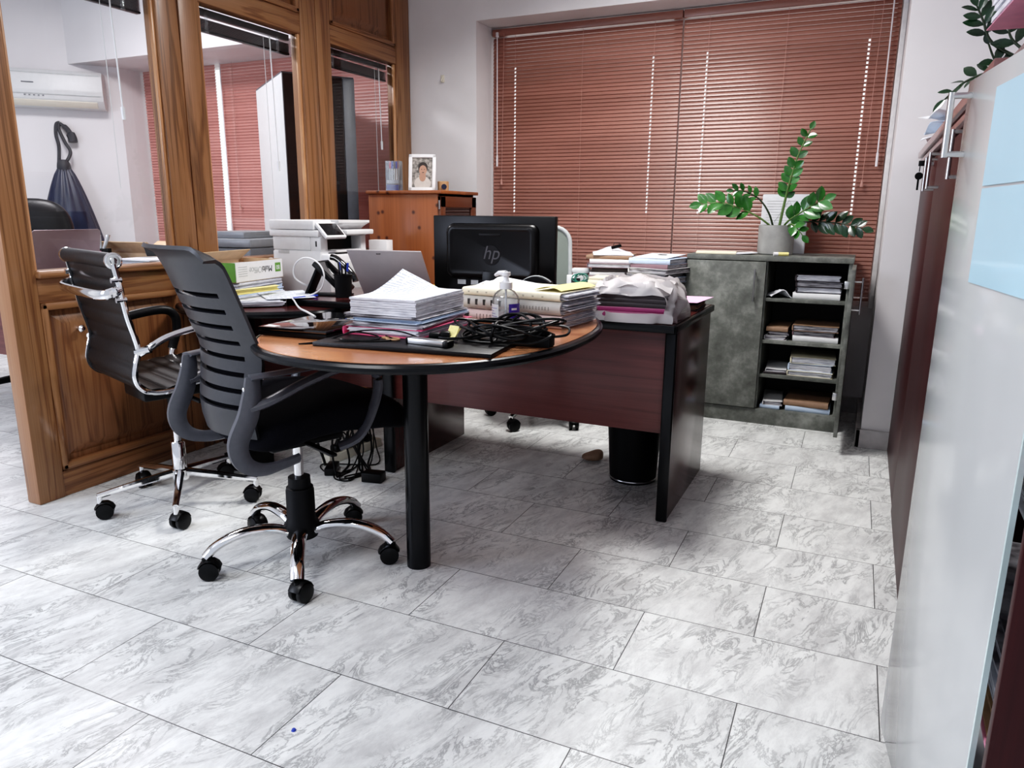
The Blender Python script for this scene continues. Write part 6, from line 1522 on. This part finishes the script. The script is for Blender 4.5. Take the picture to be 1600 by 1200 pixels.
for q in ((-.16, .16, -.14, -.136), (-.16, .16, .136, .14), (-.16, -.156, -.14, .14), (.156, .16, -.14, .14)): box(bm, *q, 0, 0.155)
box(bm, -.16, .16, -.14, .14, 0, 0.004); obj('walls', bm, M['carton'], t)
bm = NB(); box(bm, -.16, .16, 0, 0.10, 0, 0.004); obj('flap', bm, M['carton'], t, (0, 0.14, 0.155), (25, 0, 0))
bm = NB(); box(bm, -.16, .16, -0.10, 0, 0, 0.004); obj('flap', bm, M['carton'], t, (0, -0.14, 0.155), (-35, 0, 0))
t = thing('grey_printer', 'grey printer behind the glass left of the white printer', 'printer', (-3.14, 3.18, 0.7505), 6)
bm = NB(); box(bm, -0.17, 0.17, -0.19, 0.19, 0, 0.175, 0.012); obj('printer_body', bm, M['greyprn'], t)
bm = NB(); box(bm, -0.165, 0.165, -0.185, 0.185, 0.177, 0.225, 0.012); box(bm, -0.12, 0.10, -0.15, 0.13, 0.225, 0.262, 0.008); obj('lid', bm, M['greycl'], t)
bm = NB(); box(bm, -0.13, -0.02, -0.1915, -0.19, 0.115, 0.155); box(bm, 0.03, 0.12, -0.1915, -0.19, 0.12, 0.15); box(bm, -0.15, 0.15, -0.1915, -0.19, 0.085, 0.089); box(bm, 0.171, 0.1725, -0.12, 0.12, 0.03, 0.10); obj('slots', bm, M['blackm'], t)
# tall cabinet standing askew behind the glass
t = thing('tall_cabinet', 'tall cabinet with grey side and black front behind the middle partition glass', 'cabinet', (-3.185, 3.585, 0), 54)
# local x along the black front, local y back along the grey side
bm = NB(); box(bm, 0.0, 0.43, 0.002, 0.80, 0.0, 1.91, 0.002); obj('carcass', bm, M['offwhite'], t)
bm = NB(); box(bm, 0.002, 0.355, -0.018, 0.0, 0.05, 1.907, 0.001); obj('door', bm, M['blackm'], t, label='black door')
bm = NB(); box(bm, 0.358, 0.428, -0.018, 0.0, 0.05, 1.907, 0.001); obj('door', bm, M['greyprn'], t, label='dark grey strip imitating a reflection on the black front')  # added grey strip imitates a reflection on the black front
bm = NB(); box(bm, 0.0, 0.43, 0.0, 0.80, 1.9105, 1.918); obj('top_board', bm, M['greyprn'], t)
t = thing('leather_armchair', 'high back black leather office chair behind the left partition post', 'chair', (-4.66, 2.86, 0), -42)
bm = NB(); sellip(bm, -0.20, 0, 0.88, 0.075, 0.27, 0.31, 3.2, 32, 20)
for v in bm.verts: v.co.x -= 0.10 * (v.co.z - 0.6)
obj('backrest', bm, M['leather'], t)
bm = NB(); sellip(bm, 0.05, 0, 0.48, 0.27, 0.27, 0.075, 3.2, 32, 12); obj('seat', bm, M['leather'], t)
for s in (-1, 1): bm = NB(); tube(bm, catmull([(-0.18, s * 0.29, 0.62), (0.0, s * 0.31, 0.67), (0.18, s * 0.30, 0.64), (0.18, s * 0.29, 0.50)], 5), 0.025, 10); obj('armrest', bm, M['leather'], t)
bm = NB(); cyl(bm, (0, 0, 0.09), (0, 0, 0.42), 0.03, seg=16); obj('column', bm, M['black'], t)
for k in range(5):
    a = 2 * PI * k / 5; bm = NB(); tube(bm, [(0, 0, 0.11), (0.30 * math.cos(a), 0.30 * math.sin(a), 0.075)], [0.028, 0.018], 8); lg = obj('leg', bm, M['black'], t); caster(lg, (0.29 * math.cos(a), 0.29 * math.sin(a), 0.07), math.degrees(a))

# ------------------------------------------------------------------ assumed ceiling lamps, daylight, added side light, camera
def assumed_panel_lamp(label, x, y, w, d, power, col, rz=0, spread=180):  # unseen ceiling lamp, assumed from how the room is lit
    t = thing('assumed_ceiling_lamp', label, 'lamp', (x, y, 2.72), rz, 'assumed ceiling lamps')
    bm = NB(); box(bm, -w / 2 - 0.02, w / 2 + 0.02, -d / 2 - 0.02, d / 2 + 0.02, -0.03, 0.0, 0.003); obj('housing', bm, M['white'], t)
    bm = NB(); box(bm, -w / 2, w / 2, -d / 2, d / 2, -0.034, -0.030); obj('diffuser', bm, M['lampglow'], t)
    L_ = bpy.data.lights.new('assumed_lamp_light', 'AREA'); L_.shape = 'RECTANGLE'; L_.size = w; L_.size_y = d; L_.energy = power; L_.color = col; L_.spread = math.radians(spread)
    o = bpy.data.objects.new('assumed_lamp_light', L_); C.objects.link(o); o.parent = t; o.location = (0, 0, -0.04)
assumed_panel_lamp('assumed square ceiling lamp over the desk and the window side', -1.15, 3.15, 0.6, 0.6, 46, (1.0, 0.98, 0.96), spread=150)
assumed_panel_lamp('assumed square ceiling lamp over the front of the room', -1.6, 0.35, 1.2, 0.6, 30, (0.98, 0.98, 1.0))
assumed_panel_lamp('assumed square ceiling lamp in the room behind the partition', -4.3, 2.9, 0.6, 0.6, 50, (1.0, 0.95, 0.99))

w = bpy.data.worlds.new('daylight'); SC.world = w; w.use_nodes = True
bg = w.node_tree.nodes['Background']
tc = w.node_tree.nodes.new('ShaderNodeTexCoord'); sx = w.node_tree.nodes.new('ShaderNodeSeparateXYZ'); rp = w.node_tree.nodes.new('ShaderNodeValToRGB')
mrw = w.node_tree.nodes.new('ShaderNodeMapRange'); mrw.inputs['From Min'].default_value = -1
w.node_tree.links.new(tc.outputs['Generated'], sx.inputs[0]); w.node_tree.links.new(sx.outputs['Y'], mrw.inputs['Value']); w.node_tree.links.new(mrw.outputs[0], rp.inputs['Fac'])
rp.color_ramp.elements[0].color = (0.50, 0.53, 0.60, 1); rp.color_ramp.elements[1].color = (1.0, 1.0, 1.0, 1)
rp.color_ramp.elements[0].position = 0.3; rp.color_ramp.elements[1].position = 0.7
w.node_tree.links.new(rp.outputs['Color'], bg.inputs['Color']); bg.inputs['Strength'].default_value = 1.15
L_ = bpy.data.lights.new('added_side_light', 'AREA'); L_.shape = 'RECTANGLE'; L_.size = 1.6; L_.size_y = 1.3; L_.energy = 62; L_.color = (0.78, 0.84, 1.0)  # added bluish area light for assumed daylight from the left; no window modelled
o = bpy.data.objects.new('added_side_light', L_); C.objects.link(o); o.location = (-4.2, -0.6, 1.7)
o.rotation_euler = (Vector((-1.4, 2.4, 0.4)) - o.location).to_track_quat('-Z', 'Y').to_euler()

cd = bpy.data.cameras.new('camera'); cam = bpy.data.objects.new('camera', cd); C.objects.link(cam)
cd.sensor_fit = 'HORIZONTAL'; cd.sensor_width = 36.0; cd.lens = 1152.246 / 1600 * 36.0; cd.clip_start = 0.02; cd.clip_end = 100
rx_ = Vector((0.90448278, 0.42643657, 0.00792096)); ry_ = Vector((0.10361782, -0.20168504, -0.97395405)); rz_ = Vector((-0.41373209, 0.88174542, -0.22660708))
m3 = Matrix((rx_, -ry_, -rz_)).transposed()
cam.matrix_world = Matrix.Translation((0, 0, 1.125)) @ m3.to_4x4()
SC.camera = cam
SC.view_settings.view_transform = 'Standard'
SC.view_settings.look = 'None'
SC.view_settings.exposure = 0.0
SC.view_settings.use_curve_mapping = True
cm = SC.view_settings.curve_mapping
cv = cm.curves[3]
cv.points.new(0.02, 0.009); cv.points.new(0.10, 0.085); cv.points.new(0.45, 0.48)
cm.update()
